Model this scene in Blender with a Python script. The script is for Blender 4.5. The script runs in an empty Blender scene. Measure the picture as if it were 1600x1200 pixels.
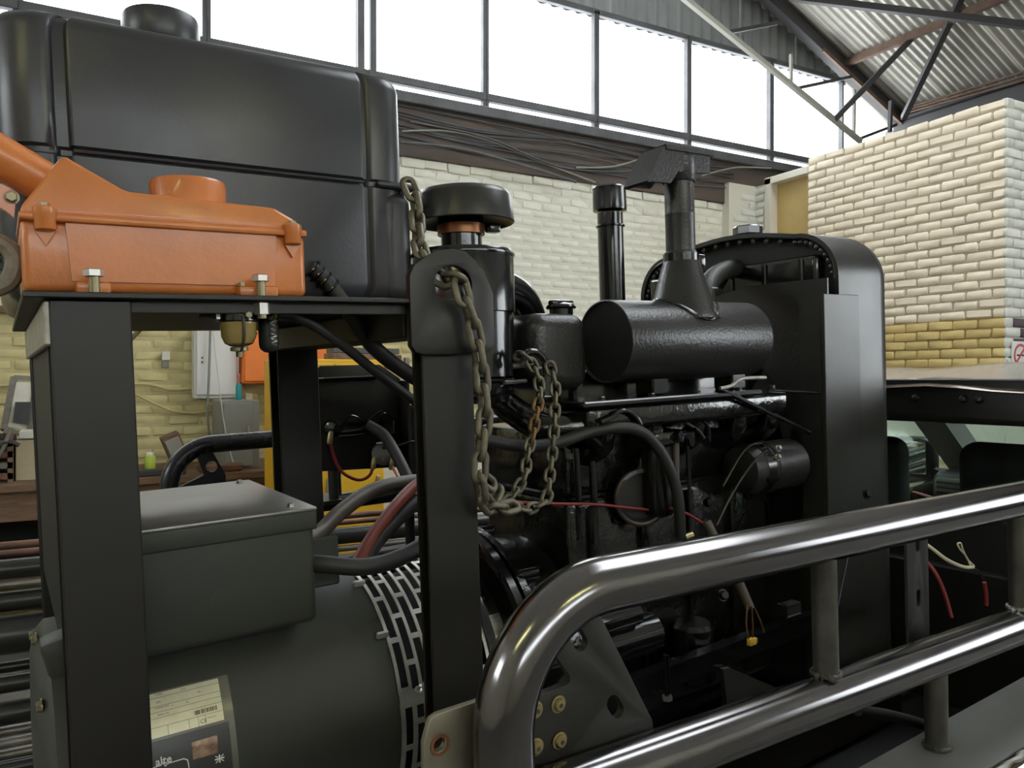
import bpy, bmesh, math, random
from mathutils import Matrix, Vector, Quaternion

# ------------------------------------------------------------------ camera, sky, exposure
EYE = 1.75
FPX = 1202.0                      # focal length in pixels of the 1600x1200 frame
HEAD = math.radians(61.3)         # heading of the view, from the long axis of the shed
PITCH = math.atan(-8.0 / FPX)
scene = bpy.context.scene
COL = scene.collection
_fw = Vector((math.cos(HEAD), math.sin(HEAD), 0)); _rt = Vector((math.sin(HEAD), -math.cos(HEAD), 0)); _up = Vector((0, 0, 1))
CF = _fw * math.cos(PITCH) + _up * math.sin(PITCH)
CU = _up * math.cos(PITCH) - _fw * math.sin(PITCH)
cam_data = bpy.data.cameras.new('camera'); cam = bpy.data.objects.new('camera', cam_data); COL.objects.link(cam)
cam_data.sensor_width = 36.0; cam_data.lens = FPX / 1600 * 36; cam_data.clip_start = 0.02; cam_data.clip_end = 300
_m = Matrix((( _rt.x, CU.x, -CF.x, 0), (_rt.y, CU.y, -CF.y, 0), (_rt.z, CU.z, -CF.z, EYE), (0, 0, 0, 1)))
cam.matrix_world = _m
scene.camera = cam
scene.view_settings.view_transform = 'Standard'; scene.view_settings.look = 'None'
scene.view_settings.gamma = 1.0; scene.view_settings.use_curve_mapping = False
scene.view_settings.exposure = 0.27
world = bpy.data.worlds.new('overcast_sky'); scene.world = world; world.use_nodes = True
_bg = world.node_tree.nodes['Background']; _bg.inputs[0].default_value = (0.93, 0.97, 1.0, 1); _bg.inputs[1].default_value = 7.0
scene.cycles.use_denoising = True
scene.cycles.max_bounces = 8; scene.cycles.diffuse_bounces = 4; scene.cycles.volume_bounces = 0; scene.cycles.transparent_max_bounces = 12
scene.cycles.sample_clamp_indirect = 6.0

# ------------------------------------------------------------------ frames
WORLD = Matrix.Identity(4)
TRUCK = Matrix.Translation((0, 0, EYE)) @ Matrix.Rotation(math.radians(5), 4, 'Z') @ Matrix.Rotation(-math.radians(2.3), 4, 'Y')
_TI = TRUCK.to_3x3().inverted()
def _ray(px, py): return CF + _rt * ((px - 800) / FPX) + CU * ((600 - py) / FPX)
def T(px, py, x=None, y=None, z=None):
    """point of a truck-frame plane seen at a photo pixel (truck frame: x forward, y across, z up, eye at 0)"""
    d = _TI @ _ray(px, py)
    k = x / d.x if x is not None else y / d.y if y is not None else z / d.z
    return d * k
def W(px, py, X=None, Y=None, Z=None):
    d = _ray(px, py)
    k = X / d.x if X is not None else Y / d.y if Y is not None else (Z - EYE) / d.z
    return d * k + Vector((0, 0, EYE))
def FZ(x, y=1.5):                 # truck-frame height of the shop floor under (x, y)
    return -(EYE + (TRUCK.to_3x3() @ Vector((x, y, 0))).z) / math.cos(math.radians(2.3))
V = Vector

# ------------------------------------------------------------------ materials
MATS = {}
def mat(name, col, rough=0.5, metal=0.0, bump=0.0, bscale=60.0, var=0.0, vscale=6.0, coat=0.0, rvar=0.0, col2=None, detail=4.0, stretch=None, spec=None):
    m = bpy.data.materials.new(name); m.use_nodes = True; MATS[name] = m
    nt = m.node_tree; N = nt.nodes; L = nt.links; b = N['Principled BSDF']
    b.inputs['Base Color'].default_value = (*col, 1); b.inputs['Roughness'].default_value = rough; b.inputs['Metallic'].default_value = metal
    if spec is not None: b.inputs['Specular IOR Level'].default_value = spec
    if coat: b.inputs['Coat Weight'].default_value = coat; b.inputs['Coat Roughness'].default_value = 0.12
    tc = N.new('ShaderNodeTexCoord')
    src = tc.outputs['Object']
    if stretch:
        mp = N.new('ShaderNodeMapping'); mp.inputs['Scale'].default_value = stretch; L.new(src, mp.inputs[0]); src = mp.outputs[0]
    if var or col2 or rvar:
        n = N.new('ShaderNodeTexNoise'); n.inputs['Scale'].default_value = vscale; n.inputs['Detail'].default_value = detail; n.inputs['Roughness'].default_value = 0.6
        L.new(src, n.inputs['Vector'])
        r = N.new('ShaderNodeValToRGB'); r.color_ramp.elements[0].position = 0.35; r.color_ramp.elements[1].position = 0.68
        c2 = col2 if col2 else tuple(min(1, c * (1 + var)) for c in col); c1 = col if col2 else tuple(c * (1 - var) for c in col)
        r.color_ramp.elements[0].color = (*c1, 1); r.color_ramp.elements[1].color = (*c2, 1)
        L.new(n.outputs['Fac'], r.inputs[0])
        if var or col2: L.new(r.outputs[0], b.inputs['Base Color'])
        if rvar:
            mr = N.new('ShaderNodeMapRange'); mr.inputs['From Min'].default_value = 0.3; mr.inputs['From Max'].default_value = 0.7
            mr.inputs['To Min'].default_value = max(0.03, rough - rvar); mr.inputs['To Max'].default_value = min(1, rough + rvar)
            L.new(n.outputs['Fac'], mr.inputs[0]); L.new(mr.outputs[0], b.inputs['Roughness'])
    if bump:
        n2 = N.new('ShaderNodeTexNoise'); n2.inputs['Scale'].default_value = bscale; n2.inputs['Detail'].default_value = 3
        L.new(src, n2.inputs['Vector'])
        bp = N.new('ShaderNodeBump'); bp.inputs['Strength'].default_value = bump; bp.inputs['Distance'].default_value = 0.004
        L.new(n2.outputs['Fac'], bp.inputs['Height']); L.new(bp.outputs[0], b.inputs['Normal'])
    return m
def per_object_tint(m, amount):
    nt = m.node_tree; N = nt.nodes; L = nt.links; b = N['Principled BSDF']
    oi = N.new('ShaderNodeObjectInfo'); h = N.new('ShaderNodeHueSaturation')
    mr = N.new('ShaderNodeMapRange'); mr.inputs['To Min'].default_value = 1 - amount; mr.inputs['To Max'].default_value = 1 + amount
    L.new(oi.outputs['Random'], mr.inputs[0]); L.new(mr.outputs[0], h.inputs['Value'])
    ln = b.inputs['Base Color'].links
    if ln: L.new(ln[0].from_socket, h.inputs['Color'])
    else: h.inputs['Color'].default_value = b.inputs['Base Color'].default_value
    L.new(h.outputs[0], b.inputs['Base Color'])
def glass(name, tint, trans):
    m = bpy.data.materials.new(name); m.use_nodes = True; MATS[name] = m
    nt = m.node_tree; N = nt.nodes; L = nt.links; N.remove(N['Principled BSDF'])
    t = N.new('ShaderNodeBsdfTransparent'); t.inputs[0].default_value = (*tint, 1)
    g = N.new('ShaderNodeBsdfGlossy'); g.inputs['Roughness'].default_value = 0.05
    mx = N.new('ShaderNodeMixShader'); mx.inputs[0].default_value = 0.03 * trans; L.new(t.outputs[0], mx.inputs[1]); L.new(g.outputs[0], mx.inputs[2])
    L.new(mx.outputs[0], N['Material Output'].inputs[0]); return m
def emit(name, col, s):
    m = bpy.data.materials.new(name); m.use_nodes = True; MATS[name] = m
    b = m.node_tree.nodes['Principled BSDF']; b.inputs['Emission Color'].default_value = (*col, 1); b.inputs['Emission Strength'].default_value = s
    b.inputs['Base Color'].default_value = (*col, 1); return m

mat('black_gloss', (0.008, 0.008, 0.009), 0.18, bump=0.05, bscale=60, coat=0.4)
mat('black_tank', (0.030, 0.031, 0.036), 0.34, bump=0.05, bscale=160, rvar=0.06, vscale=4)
mat('black_satin', (0.0105, 0.0090, 0.0072), 0.45, bump=0.02, bscale=200)
mat('black_cast', (0.007, 0.007, 0.007), 0.15, bump=0.6, bscale=48, coat=0.5)
mat('black_muffler', (0.021, 0.020, 0.020), 0.33, bump=0.25, bscale=150)
mat('black_rubber', (0.018, 0.018, 0.016), 0.55, bump=0.1, bscale=120)
mat('hood_black', (0.024, 0.0235, 0.022), 0.34, bump=0.05, bscale=50, rvar=0.05, vscale=2.5)
mat('deep_black', (0.006, 0.006, 0.007), 0.6)
mat('olive_grey', (0.040, 0.043, 0.034), 0.55, bump=0.04, bscale=220, rvar=0.05)
mat('box_lid', (0.30, 0.29, 0.27), 0.38, metal=0.6, var=0.15, vscale=7, stretch=(1, 6, 1), rvar=0.06)
mat('orange_paint', (0.56, 0.175, 0.040), 0.36, bump=0.12, bscale=110, var=0.09, vscale=9, coat=0.25)
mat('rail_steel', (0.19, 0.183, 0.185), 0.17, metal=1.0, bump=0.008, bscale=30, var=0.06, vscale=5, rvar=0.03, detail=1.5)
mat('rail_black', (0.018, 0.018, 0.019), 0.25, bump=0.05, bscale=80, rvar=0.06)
mat('rail_post', (0.10, 0.095, 0.083), 0.42, metal=0.7, var=0.3, vscale=14, bump=0.1, bscale=60)
mat('gusset_grey', (0.021, 0.0195, 0.017), 0.5, metal=0.2, bump=0.06, bscale=120, var=0.12, vscale=8)
mat('bracket_tan', (0.24, 0.215, 0.165), 0.42, metal=0.55, var=0.2, vscale=8)
mat('cut_steel', (0.34, 0.32, 0.28), 0.45, metal=0.6, var=0.25, vscale=30)
mat('zinc', (0.50, 0.49, 0.45), 0.33, metal=0.9, bump=0.05)
mat('brass', (0.40, 0.32, 0.15), 0.35, metal=0.85)
mat('dull_brass', (0.26, 0.23, 0.14), 0.4, metal=0.6)
mat('galvanised', (0.62, 0.61, 0.55), 0.36, metal=0.75, var=0.14, vscale=20)
mat('chain_metal', (0.15, 0.135, 0.095), 0.5, metal=0.6, var=0.3, vscale=30, bump=0.12, bscale=150)
mat('chain_rusty', (0.19, 0.115, 0.05), 0.55, metal=0.5, var=0.35, vscale=30, bump=0.15, bscale=150)
mat('polished', (0.55, 0.54, 0.52), 0.22, metal=1.0, stretch=(1, 30, 30), var=0.15, vscale=10)
mat('amber_glass', (0.30, 0.22, 0.07), 0.12, coat=0.6, var=0.2, vscale=14)
mat('copper_clamp', (0.30, 0.13, 0.06), 0.4, metal=0.7)
mat('red_wire', (0.26, 0.028, 0.025), 0.45); mat('pink_wire', (0.62, 0.22, 0.20), 0.5); mat('cream_wire', (0.58, 0.52, 0.36), 0.5)
mat('yellow_plug', (0.75, 0.50, 0.06), 0.4); mat('red_hose', (0.22, 0.045, 0.03), 0.5); mat('maroon_wire', (0.20, 0.02, 0.02), 0.4)
mat('brown_hose', (0.075, 0.06, 0.045), 0.5)
mat('label_silver', (0.72, 0.68, 0.48), 0.35, metal=0.25, var=0.08, vscale=30)
mat('label_ink', (0.05, 0.045, 0.03), 0.6); mat('label_white', (0.85, 0.85, 0.80), 0.5)
mat('label_film', (0.17, 0.165, 0.13), 0.22); mat('label_dark', (0.05, 0.05, 0.047), 0.35); mat('hologram', (0.45, 0.30, 0.22), 0.2, metal=0.7, var=0.4, vscale=60)
# building
mat('brick_cream', (0.82, 0.72, 0.575), 0.75, bump=0.5, bscale=26, var=0.05, vscale=8); per_object_tint(MATS['brick_cream'], 0.05)
mat('brick_yellow', (0.60, 0.455, 0.19), 0.75, bump=0.5, bscale=26, var=0.08, vscale=8); per_object_tint(MATS['brick_yellow'], 0.06)
mat('brick_white', (0.74, 0.74, 0.68), 0.75, bump=0.5, bscale=26, var=0.06, vscale=8); per_object_tint(MATS['brick_white'], 0.06)
mat('brick_dark', (0.10, 0.07, 0.085), 0.75, bump=0.4, bscale=26)
mat('wall_white', (0.78, 0.765, 0.66), 0.85, bump=0.9, bscale=9, var=0.06, vscale=5); per_object_tint(MATS['wall_white'], 0.03)
mat('wall_lemon', (0.64, 0.56, 0.29), 0.85, bump=0.6, bscale=20, var=0.10, vscale=6); per_object_tint(MATS['wall_lemon'], 0.05)
mat('mortar_cream', (0.47, 0.41, 0.31), 0.9, bump=0.4, bscale=30); mat('mortar_yellow', (0.38, 0.28, 0.11), 0.9, bump=0.4, bscale=30)
mat('mortar_white', (0.72, 0.70, 0.60), 0.9, bump=0.6, bscale=25); mat('mortar_lemon', (0.56, 0.49, 0.26), 0.9, bump=0.6, bscale=25, var=0.15, vscale=4)
mat('old_timber', (0.085, 0.074, 0.07), 0.8, col2=(0.13, 0.09, 0.068), vscale=3, bump=0.4, bscale=30, stretch=(0.6, 4, 4))
mat('floor_concrete', (0.16, 0.15, 0.135), 0.7, var=0.25, vscale=2, bump=0.2, bscale=40)
mat('roof_sheet', (0.46, 0.44, 0.39), 0.55, metal=0.25, var=0.12, vscale=1.5)
mat('gable_sheet', (0.26, 0.27, 0.27), 0.6, var=0.1, vscale=2)
mat('roof_steel', (0.045, 0.043, 0.045), 0.6); mat('roof_rust', (0.14, 0.085, 0.06), 0.7, var=0.25, vscale=6)
mat('roof_pale', (0.32, 0.31, 0.27), 0.6)
mat('frame_grey', (0.10, 0.10, 0.105), 0.6, var=0.2, vscale=5)
mat('door_frame', (0.74, 0.70, 0.60), 0.6); mat('door_tan', (0.55, 0.39, 0.15), 0.6, var=0.06, vscale=3)
mat('dark_wall', (0.12, 0.115, 0.11), 0.85, var=0.2, vscale=1.5); mat('pale_wall', (0.55, 0.52, 0.42), 0.85, var=0.1, vscale=2)
glass('window_glass', (0.97, 0.98, 0.98), 1); glass('car_glass', (0.92, 0.97, 0.94), 2); glass('bottle_glass', (0.35, 0.75, 0.80), 1)
mat('cab_white', (0.74, 0.74, 0.72), 0.45); mat('cab_grey', (0.24, 0.25, 0.23), 0.5, var=0.06, vscale=4); mat('cab_orange', (0.86, 0.22, 0.03), 0.45, var=0.05)
mat('cab_yellow', (0.72, 0.42, 0.015), 0.5, var=0.05, vscale=4); mat('wood_brown', (0.17, 0.10, 0.06), 0.7, var=0.3, vscale=5, stretch=(1, 8, 8))
mat('carton', (0.48, 0.40, 0.27), 0.8, var=0.08); mat('paper', (0.66, 0.64, 0.56), 0.8, var=0.08); mat('grey_plastic', (0.30, 0.29, 0.26), 0.6)
mat('dark_plastic', (0.035, 0.035, 0.036), 0.45, bump=0.05); mat('teal', (0.02, 0.30, 0.34), 0.3); mat('lime', (0.50, 0.62, 0.08), 0.5)
mat('pipe_black', (0.035, 0.036, 0.034), 0.32, metal=0.4, var=0.2, vscale=8); mat('pipe_rust', (0.17, 0.085, 0.055), 0.6, var=0.3, vscale=12, metal=0.2)
mat('pipe_grey', (0.22, 0.205, 0.18), 0.4, metal=0.5, var=0.2, vscale=10)
mat('truck_paint', (0.27, 0.205, 0.175), 0.16, metal=0.55, coat=0.8, var=0.05); mat('truck_black', (0.014, 0.014, 0.014), 0.33)
mat('bed_grey', (0.11, 0.112, 0.105), 0.5, var=0.12, vscale=5); mat('seat_cloth', (0.012, 0.012, 0.012), 0.8, bump=0.2, bscale=300)
mat('trim_grey', (0.17, 0.165, 0.15), 0.5); mat('mirror_glass', (0.75, 0.8, 0.78), 0.03, metal=1.0); mat('tyre', (0.02, 0.02, 0.02), 0.8)
mat('sign_white', (0.82, 0.84, 0.82), 0.5); mat('sign_red', (0.65, 0.10, 0.09), 0.5); mat('sign_blue', (0.35, 0.62, 0.66), 0.5)
mat('dust', (0.10, 0.095, 0.085), 0.7)
emit('lamp_tube', (1.0, 0.97, 0.45), 34.0)
mat('dull_line', (0.06, 0.058, 0.05), 0.35, metal=0.6); mat('worn_brown', (0.055, 0.04, 0.032), 0.4, metal=0.3); mat('loom_tape', (0.20, 0.165, 0.12), 0.45, var=0.3, vscale=40)

# ------------------------------------------------------------------ mesh helpers
def BM(): return bmesh.new()
def box(bm, lo, hi, bev=0.0, seg=2, rot=None, shift=None):
    lo, hi = V(lo), V(hi); c = (lo + hi) / 2; s = hi - lo
    t = bmesh.new(); bmesh.ops.create_cube(t, size=1.0)
    for v in t.verts: v.co = V((v.co.x * s.x, v.co.y * s.y, v.co.z * s.z))
    if bev: bmesh.ops.bevel(t, geom=t.edges[:] + t.verts[:], offset=min(bev, 0.49 * min(abs(s.x), abs(s.y), abs(s.z))), segments=seg, profile=0.5, affect='EDGES')
    for v in t.verts:
        if rot is not None: v.co = rot @ v.co
        v.co += c
    merge(bm, t); return bm
def merge(bm, t):
    t.verts.index_update(); nv = [bm.verts.new(v.co) for v in t.verts]
    for f in t.faces:
        try: bm.faces.new([nv[v.index] for v in f.verts])
        except ValueError: pass
    t.free()
def frames(pts, closed=False):
    n = len(pts); out = []
    up = None
    for i in range(n):
        if closed: t = (pts[(i + 1) % n] - pts[i - 1])
        else: t = pts[min(i + 1, n - 1)] - pts[max(i - 1, 0)]
        t = t.normalized() if t.length > 1e-9 else V((1, 0, 0))
        if up is None:
            a = V((0, 0, 1)) if abs(t.z) < 0.9 else V((1, 0, 0)); up = (a - t * a.dot(t)).normalized()
        else:
            up = (up - t * up.dot(t)); up = up.normalized() if up.length > 1e-6 else V((0, 0, 1))
        out.append((t, up, t.cross(up)))
    return out
def tube(bm, pts, r, n=12, cap=True, closed=False):
    pts = [V(p) for p in pts]; fr = frames(pts, closed); rings = []
    for i, p in enumerate(pts):
        rr = r[i] if isinstance(r, (list, tuple)) else r
        _, u, w = fr[i]
        rings.append([bm.verts.new(p + (u * math.cos(a) + w * math.sin(a)) * rr) for a in (2 * math.pi * k / n for k in range(n))])
    m = len(rings)
    for i in range(m if closed else m - 1):
        A, B = rings[i], rings[(i + 1) % m]
        for k in range(n): bm.faces.new((A[k], A[(k + 1) % n], B[(k + 1) % n], B[k]))
    if cap and not closed:
        bm.faces.new(rings[0][::-1]); bm.faces.new(rings[-1])
    return bm
def lathe(bm, prof, org, axis, n=32, cap=True):
    """prof: list of (radius, distance along axis)"""
    org = V(org); ax = V(axis).normalized(); a = V((0, 0, 1)) if abs(ax.z) < 0.9 else V((1, 0, 0))
    u = (a - ax * a.dot(ax)).normalized(); w = ax.cross(u); rings = []
    for r, t in prof:
        r = max(r, 1e-4)
        rings.append([bm.verts.new(org + ax * t + (u * math.cos(2 * math.pi * k / n) + w * math.sin(2 * math.pi * k / n)) * r) for k in range(n)])
    for A, B in zip(rings, rings[1:]):
        for k in range(n): bm.faces.new((A[k], A[(k + 1) % n], B[(k + 1) % n], B[k]))
    if cap: bm.faces.new(rings[0][::-1]); bm.faces.new(rings[-1])
    return bm
def cyl(bm, a, b, r, n=20, bev=0.0):
    a, b = V(a), V(b); L = (b - a).length
    prof = [(r, 0), (r, L)] if not bev else [(r - bev, 0), (r, bev), (r, L - bev), (r - bev, L)]
    return lathe(bm, prof, a, b - a, n)
def prism(bm, pts, ext):
    ext = V(ext); A = [bm.verts.new(V(p)) for p in pts]; B = [bm.verts.new(V(p) + ext) for p in pts]; n = len(A)
    bm.faces.new(A[::-1]); bm.faces.new(B)
    for i in range(n): bm.faces.new((A[i], A[(i + 1) % n], B[(i + 1) % n], B[i]))
    return bm
def cr(pts, k=6, closed=False):
    pts = [V(p) for p in pts]; n = len(pts); out = []
    rng = range(n if closed else n - 1)
    for i in rng:
        if closed: p0, p1, p2, p3 = pts[i - 1], pts[i], pts[(i + 1) % n], pts[(i + 2) % n]
        else: p0, p1, p2, p3 = pts[max(i - 1, 0)], pts[i], pts[i + 1], pts[min(i + 2, n - 1)]
        for j in range(k):
            t = j / k
            out.append(0.5 * ((2 * p1) + (p2 - p0) * t + (2 * p0 - 5 * p1 + 4 * p2 - p3) * t * t + (3 * p1 - p0 - 3 * p2 + p3) * t ** 3))
    if not closed: out.append(pts[-1])
    return out
def fillet(pts, r, k=8):
    """polyline with its inner corners rounded to radius r"""
    pts = [V(p) for p in pts]; out = [pts[0]]
    for i in range(1, len(pts) - 1):
        a, b, c = pts[i - 1], pts[i], pts[i + 1]; d1 = (a - b).normalized(); d2 = (c - b).normalized()
        ang = d1.angle(d2); t = min(r / math.tan(ang / 2), (a - b).length * 0.49, (c - b).length * 0.49); rr = t * math.tan(ang / 2)
        cen = b + (d1 + d2).normalized() * (rr / math.sin(ang / 2)); s = b + d1 * t - cen; e = b + d2 * t - cen
        for j in range(k + 1):
            om = s.angle(e); f0 = math.sin((1 - j / k) * om) / math.sin(om); f1 = math.sin(j / k * om) / math.sin(om)
            out.append(cen + s * f0 + e * f1)
    out.append(pts[-1]); return out
def circle2(cx, cy, r, n=20, ry=None): return [(cx + r * math.cos(2 * math.pi * k / n), cy + (ry or r) * math.sin(2 * math.pi * k / n)) for k in range(n)]
def slot2(cx, cy, L, w, ang=0.0, n=6):
    out = []
    for s in (1, -1):
        for k in range(n + 1):
            a = -math.pi / 2 + math.pi * k / n + (0 if s == 1 else math.pi)
            out.append((s * (L / 2 - w / 2) + w / 2 * math.cos(a), w / 2 * math.sin(a)))
    c, s = math.cos(ang), math.sin(ang)
    return [(cx + x * c - y * s, cy + x * s + y * c) for x, y in out]
def plate(bm, outer, holes, o, u, v, th, bev=0.0):
    """flat plate with holes: 2D outline in axes u, v from point o, thickness th along u x v (centred)"""
    cu = bpy.data.curves.new('tmp', 'CURVE'); cu.dimensions = '2D'; cu.fill_mode = 'BOTH'; cu.extrude = th / 2 - bev
    cu.bevel_depth = bev; cu.bevel_resolution = 1
    for loop in [outer] + list(holes):
        sp = cu.splines.new('POLY'); sp.points.add(len(loop) - 1); sp.use_cyclic_u = True
        for p, q in zip(sp.points, loop): p.co = (q[0], q[1], 0, 1)
    ob = bpy.data.objects.new('tmp', cu); me = bpy.data.meshes.new_from_object(ob)
    u, v, o = V(u).normalized(), V(v).normalized(), V(o); w = u.cross(v)
    t = bmesh.new(); t.from_mesh(me)
    bmesh.ops.remove_doubles(t, verts=t.verts[:], dist=1e-6)
    for q in t.verts: q.co = o + u * q.co.x + v * q.co.y + w * q.co.z
    merge(bm, t); bpy.data.objects.remove(ob); bpy.data.curves.remove(cu); bpy.data.meshes.remove(me)
    return bm
def text_bm(bm, s, size, fn, bold=False):
    cu = bpy.data.curves.new('tmp', 'FONT'); cu.body = s; cu.size = size; cu.resolution_u = 2
    if bold: cu.offset = size * 0.02
    ob = bpy.data.objects.new('tmp', cu); me = bpy.data.meshes.new_from_object(ob)
    t = bmesh.new(); t.from_mesh(me)
    for q in t.verts: q.co = fn(q.co.x, q.co.y)
    merge(bm, t); bpy.data.objects.remove(ob); bpy.data.curves.remove(cu); bpy.data.meshes.remove(me)
    return bm
def hexbolt(bm, p, ax, r=0.009, h=0.007, shank=0.0, washer=True):
    p = V(p); ax = V(ax).normalized()
    lathe(bm, [(r, 0), (r, h * 0.85), (r * 0.85, h)], p, ax, 6)
    if washer: lathe(bm, [(r * 1.35, -0.002), (r * 1.35, 0.0)], p, ax, 16)
    if shank: lathe(bm, [(r * 0.58, -shank), (r * 0.58, 0)], p, ax, 10)
    return bm

# ------------------------------------------------------------------ object helpers
BASE = {}; FRAME = {}
def finish_mesh(name, bm, m, smooth):
    bmesh.ops.recalc_face_normals(bm, faces=bm.faces[:])
    me = bpy.data.meshes.new(name); bm.to_mesh(me); bm.free()
    me.materials.append(MATS[m])
    if smooth is not None:
        me.polygons.foreach_set('use_smooth', [True] * len(me.polygons))
        me.set_sharp_from_angle(angle=math.radians(smooth))
    return me
def tag(o, label=None, cat=None, group=None, kind=None):
    if label: o['label'] = label
    if cat: o['category'] = cat
    if group: o['group'] = group
    if kind: o['kind'] = kind
    return o
def thing(name, label, cat, base, frame=TRUCK, group=None, kind=None):
    o = bpy.data.objects.new(name, None); COL.objects.link(o); o.empty_display_size = 0.05
    base = V(base); o.matrix_world = frame @ Matrix.Translation(base)
    BASE[o] = base; return tag(o, label, cat, group, kind)
def part(name, bm, m, parent, smooth=35, label=None):
    b = BASE[parent]
    for v in bm.verts: v.co -= b
    o = bpy.data.objects.new(name, finish_mesh(name, bm, m, smooth)); COL.objects.link(o); o.parent = parent
    BASE[o] = b
    if label: o['label'] = label
    return o
def solo(name, bm, m, label, cat, base=None, frame=TRUCK, smooth=35, group=None, kind=None):
    if base is None:
        base = V((sum(v.co.x for v in bm.verts) / len(bm.verts), sum(v.co.y for v in bm.verts) / len(bm.verts), min(v.co.z for v in bm.verts)))
    base = V(base)
    for v in bm.verts: v.co -= base
    o = bpy.data.objects.new(name, finish_mesh(name, bm, m, smooth)); COL.objects.link(o)
    o.matrix_world = frame @ Matrix.Translation(base); BASE[o] = base
    return tag(o, label, cat, group, kind)
def struct(name, bm, m, smooth=35, label=None): return solo(name, bm, m, label, None, (0, 0, 0), WORLD, smooth, None, 'structure')
# ================================================================== the shed
random.seed(7)
YB = 6.7                                        # face of the back wall
PAINT = 2.305; BRTOP = 3.82; SILL = 4.366; TR0 = 4.456; TR1 = 4.53; HEADZ = 5.63
def roofz(X): return 5.26 + (9.6 - X) * 0.43 if X > 2.5 else 5.26 + (9.6 - 2.5) * 0.43 - (2.5 - X) * 0.43
struct('floor', box(BM(), (-4.9, -6.2, -0.12), (10.2, 7.0, 0.0)), 'floor_concrete', None)
wall = thing('wall_back', 'old painted brick back wall under the windows, white above lemon', None, (0, 0, 0), WORLD, None, 'structure')
bm = BM(); box(bm, (-4.9, YB + 0.012, 0), (9.9, YB + 0.25, PAINT)); part('mortar_lower', bm, 'mortar_lemon', wall, None)
bm = BM(); box(bm, (-4.9, YB + 0.012, PAINT), (9.9, YB + 0.25, BRTOP - 0.02)); part('mortar_upper', bm, 'mortar_white', wall, None)
def brick_meshes(name, m, L, H, D, n, jit, bev):
    out = []
    for k in range(n):
        bm = BM(); box(bm, (-L / 2, -D / 2, -H / 2), (L / 2, D / 2, H / 2), bev, 1)
        for v in bm.verts:
            if v.co.y < 0: v.co += V((random.uniform(-jit, jit), random.uniform(-jit, jit) * 0.6, random.uniform(-jit, jit)))
        out.append(finish_mesh(name, bm, m, 50))
    return out
def visible_px(p):
    d = p - V((0, 0, EYE)); z = d.dot(CF); return (800 + FPX * d.dot(_rt) / z, 600 - FPX * d.dot(CU) / z, z)
BW = {'w': brick_meshes('brick', 'wall_white', 0.228, 0.082, 0.05, 9, 0.009, 0.008), 'y': brick_meshes('brick', 'wall_lemon', 0.224, 0.076, 0.05, 7, 0.007, 0.013)}
cand = []; rest = {'w': [], 'y': []}
zc = 0.9; row = 0
while zc < BRTOP:
    x = -3.52 + (0.115 if row % 2 else 0)
    while x < 7.0:
        k = 'w' if zc > PAINT else 'y'
        top = zc + 0.09 > BRTOP
        p = V((x + random.uniform(-.008, .008), YB + (0.0345 if k == 'w' else 0.030) + random.uniform(-.002, .0025) - (0.018 if top else 0), zc + random.uniform(-.004, .004)))
        px, py, d = visible_px(p)
        a = (205 < px < 445 and 480 < py < 765) or (px < 50 and 480 < py < 700); b = 625 < px < 1170 and 235 < py < 515
        if a: cand.append((0, d, k, p))
        elif b: cand.append((1 if zc > BRTOP - 0.35 else 2, d, k, p))
        else: rest[k].append(p)
        x += 0.232
    zc += 0.0865; row += 1
cand.sort(key=lambda c: (c[0], c[1]))
for _, _, k, p in cand[300:]: rest[k].append(p)
for _, _, k, p in cand[:300]:
    o = bpy.data.objects.new('brick', random.choice(BW[k])); COL.objects.link(o); o.parent = wall; o.location = p
    o.rotation_euler = (random.uniform(-.02, .02), random.uniform(-.012, .012), random.uniform(-.015, .015))
for k in rest:
    bm = BM()
    for p in rest[k]: box(bm, p - V((.112, .025, .038)), p + V((.112, .025, .038)), 0.012, 1)
    o = part('brick_field', bm, {'w': 'wall_white', 'y': 'wall_lemon'}[k], wall, 50); o['kind'] = 'stuff'
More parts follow.
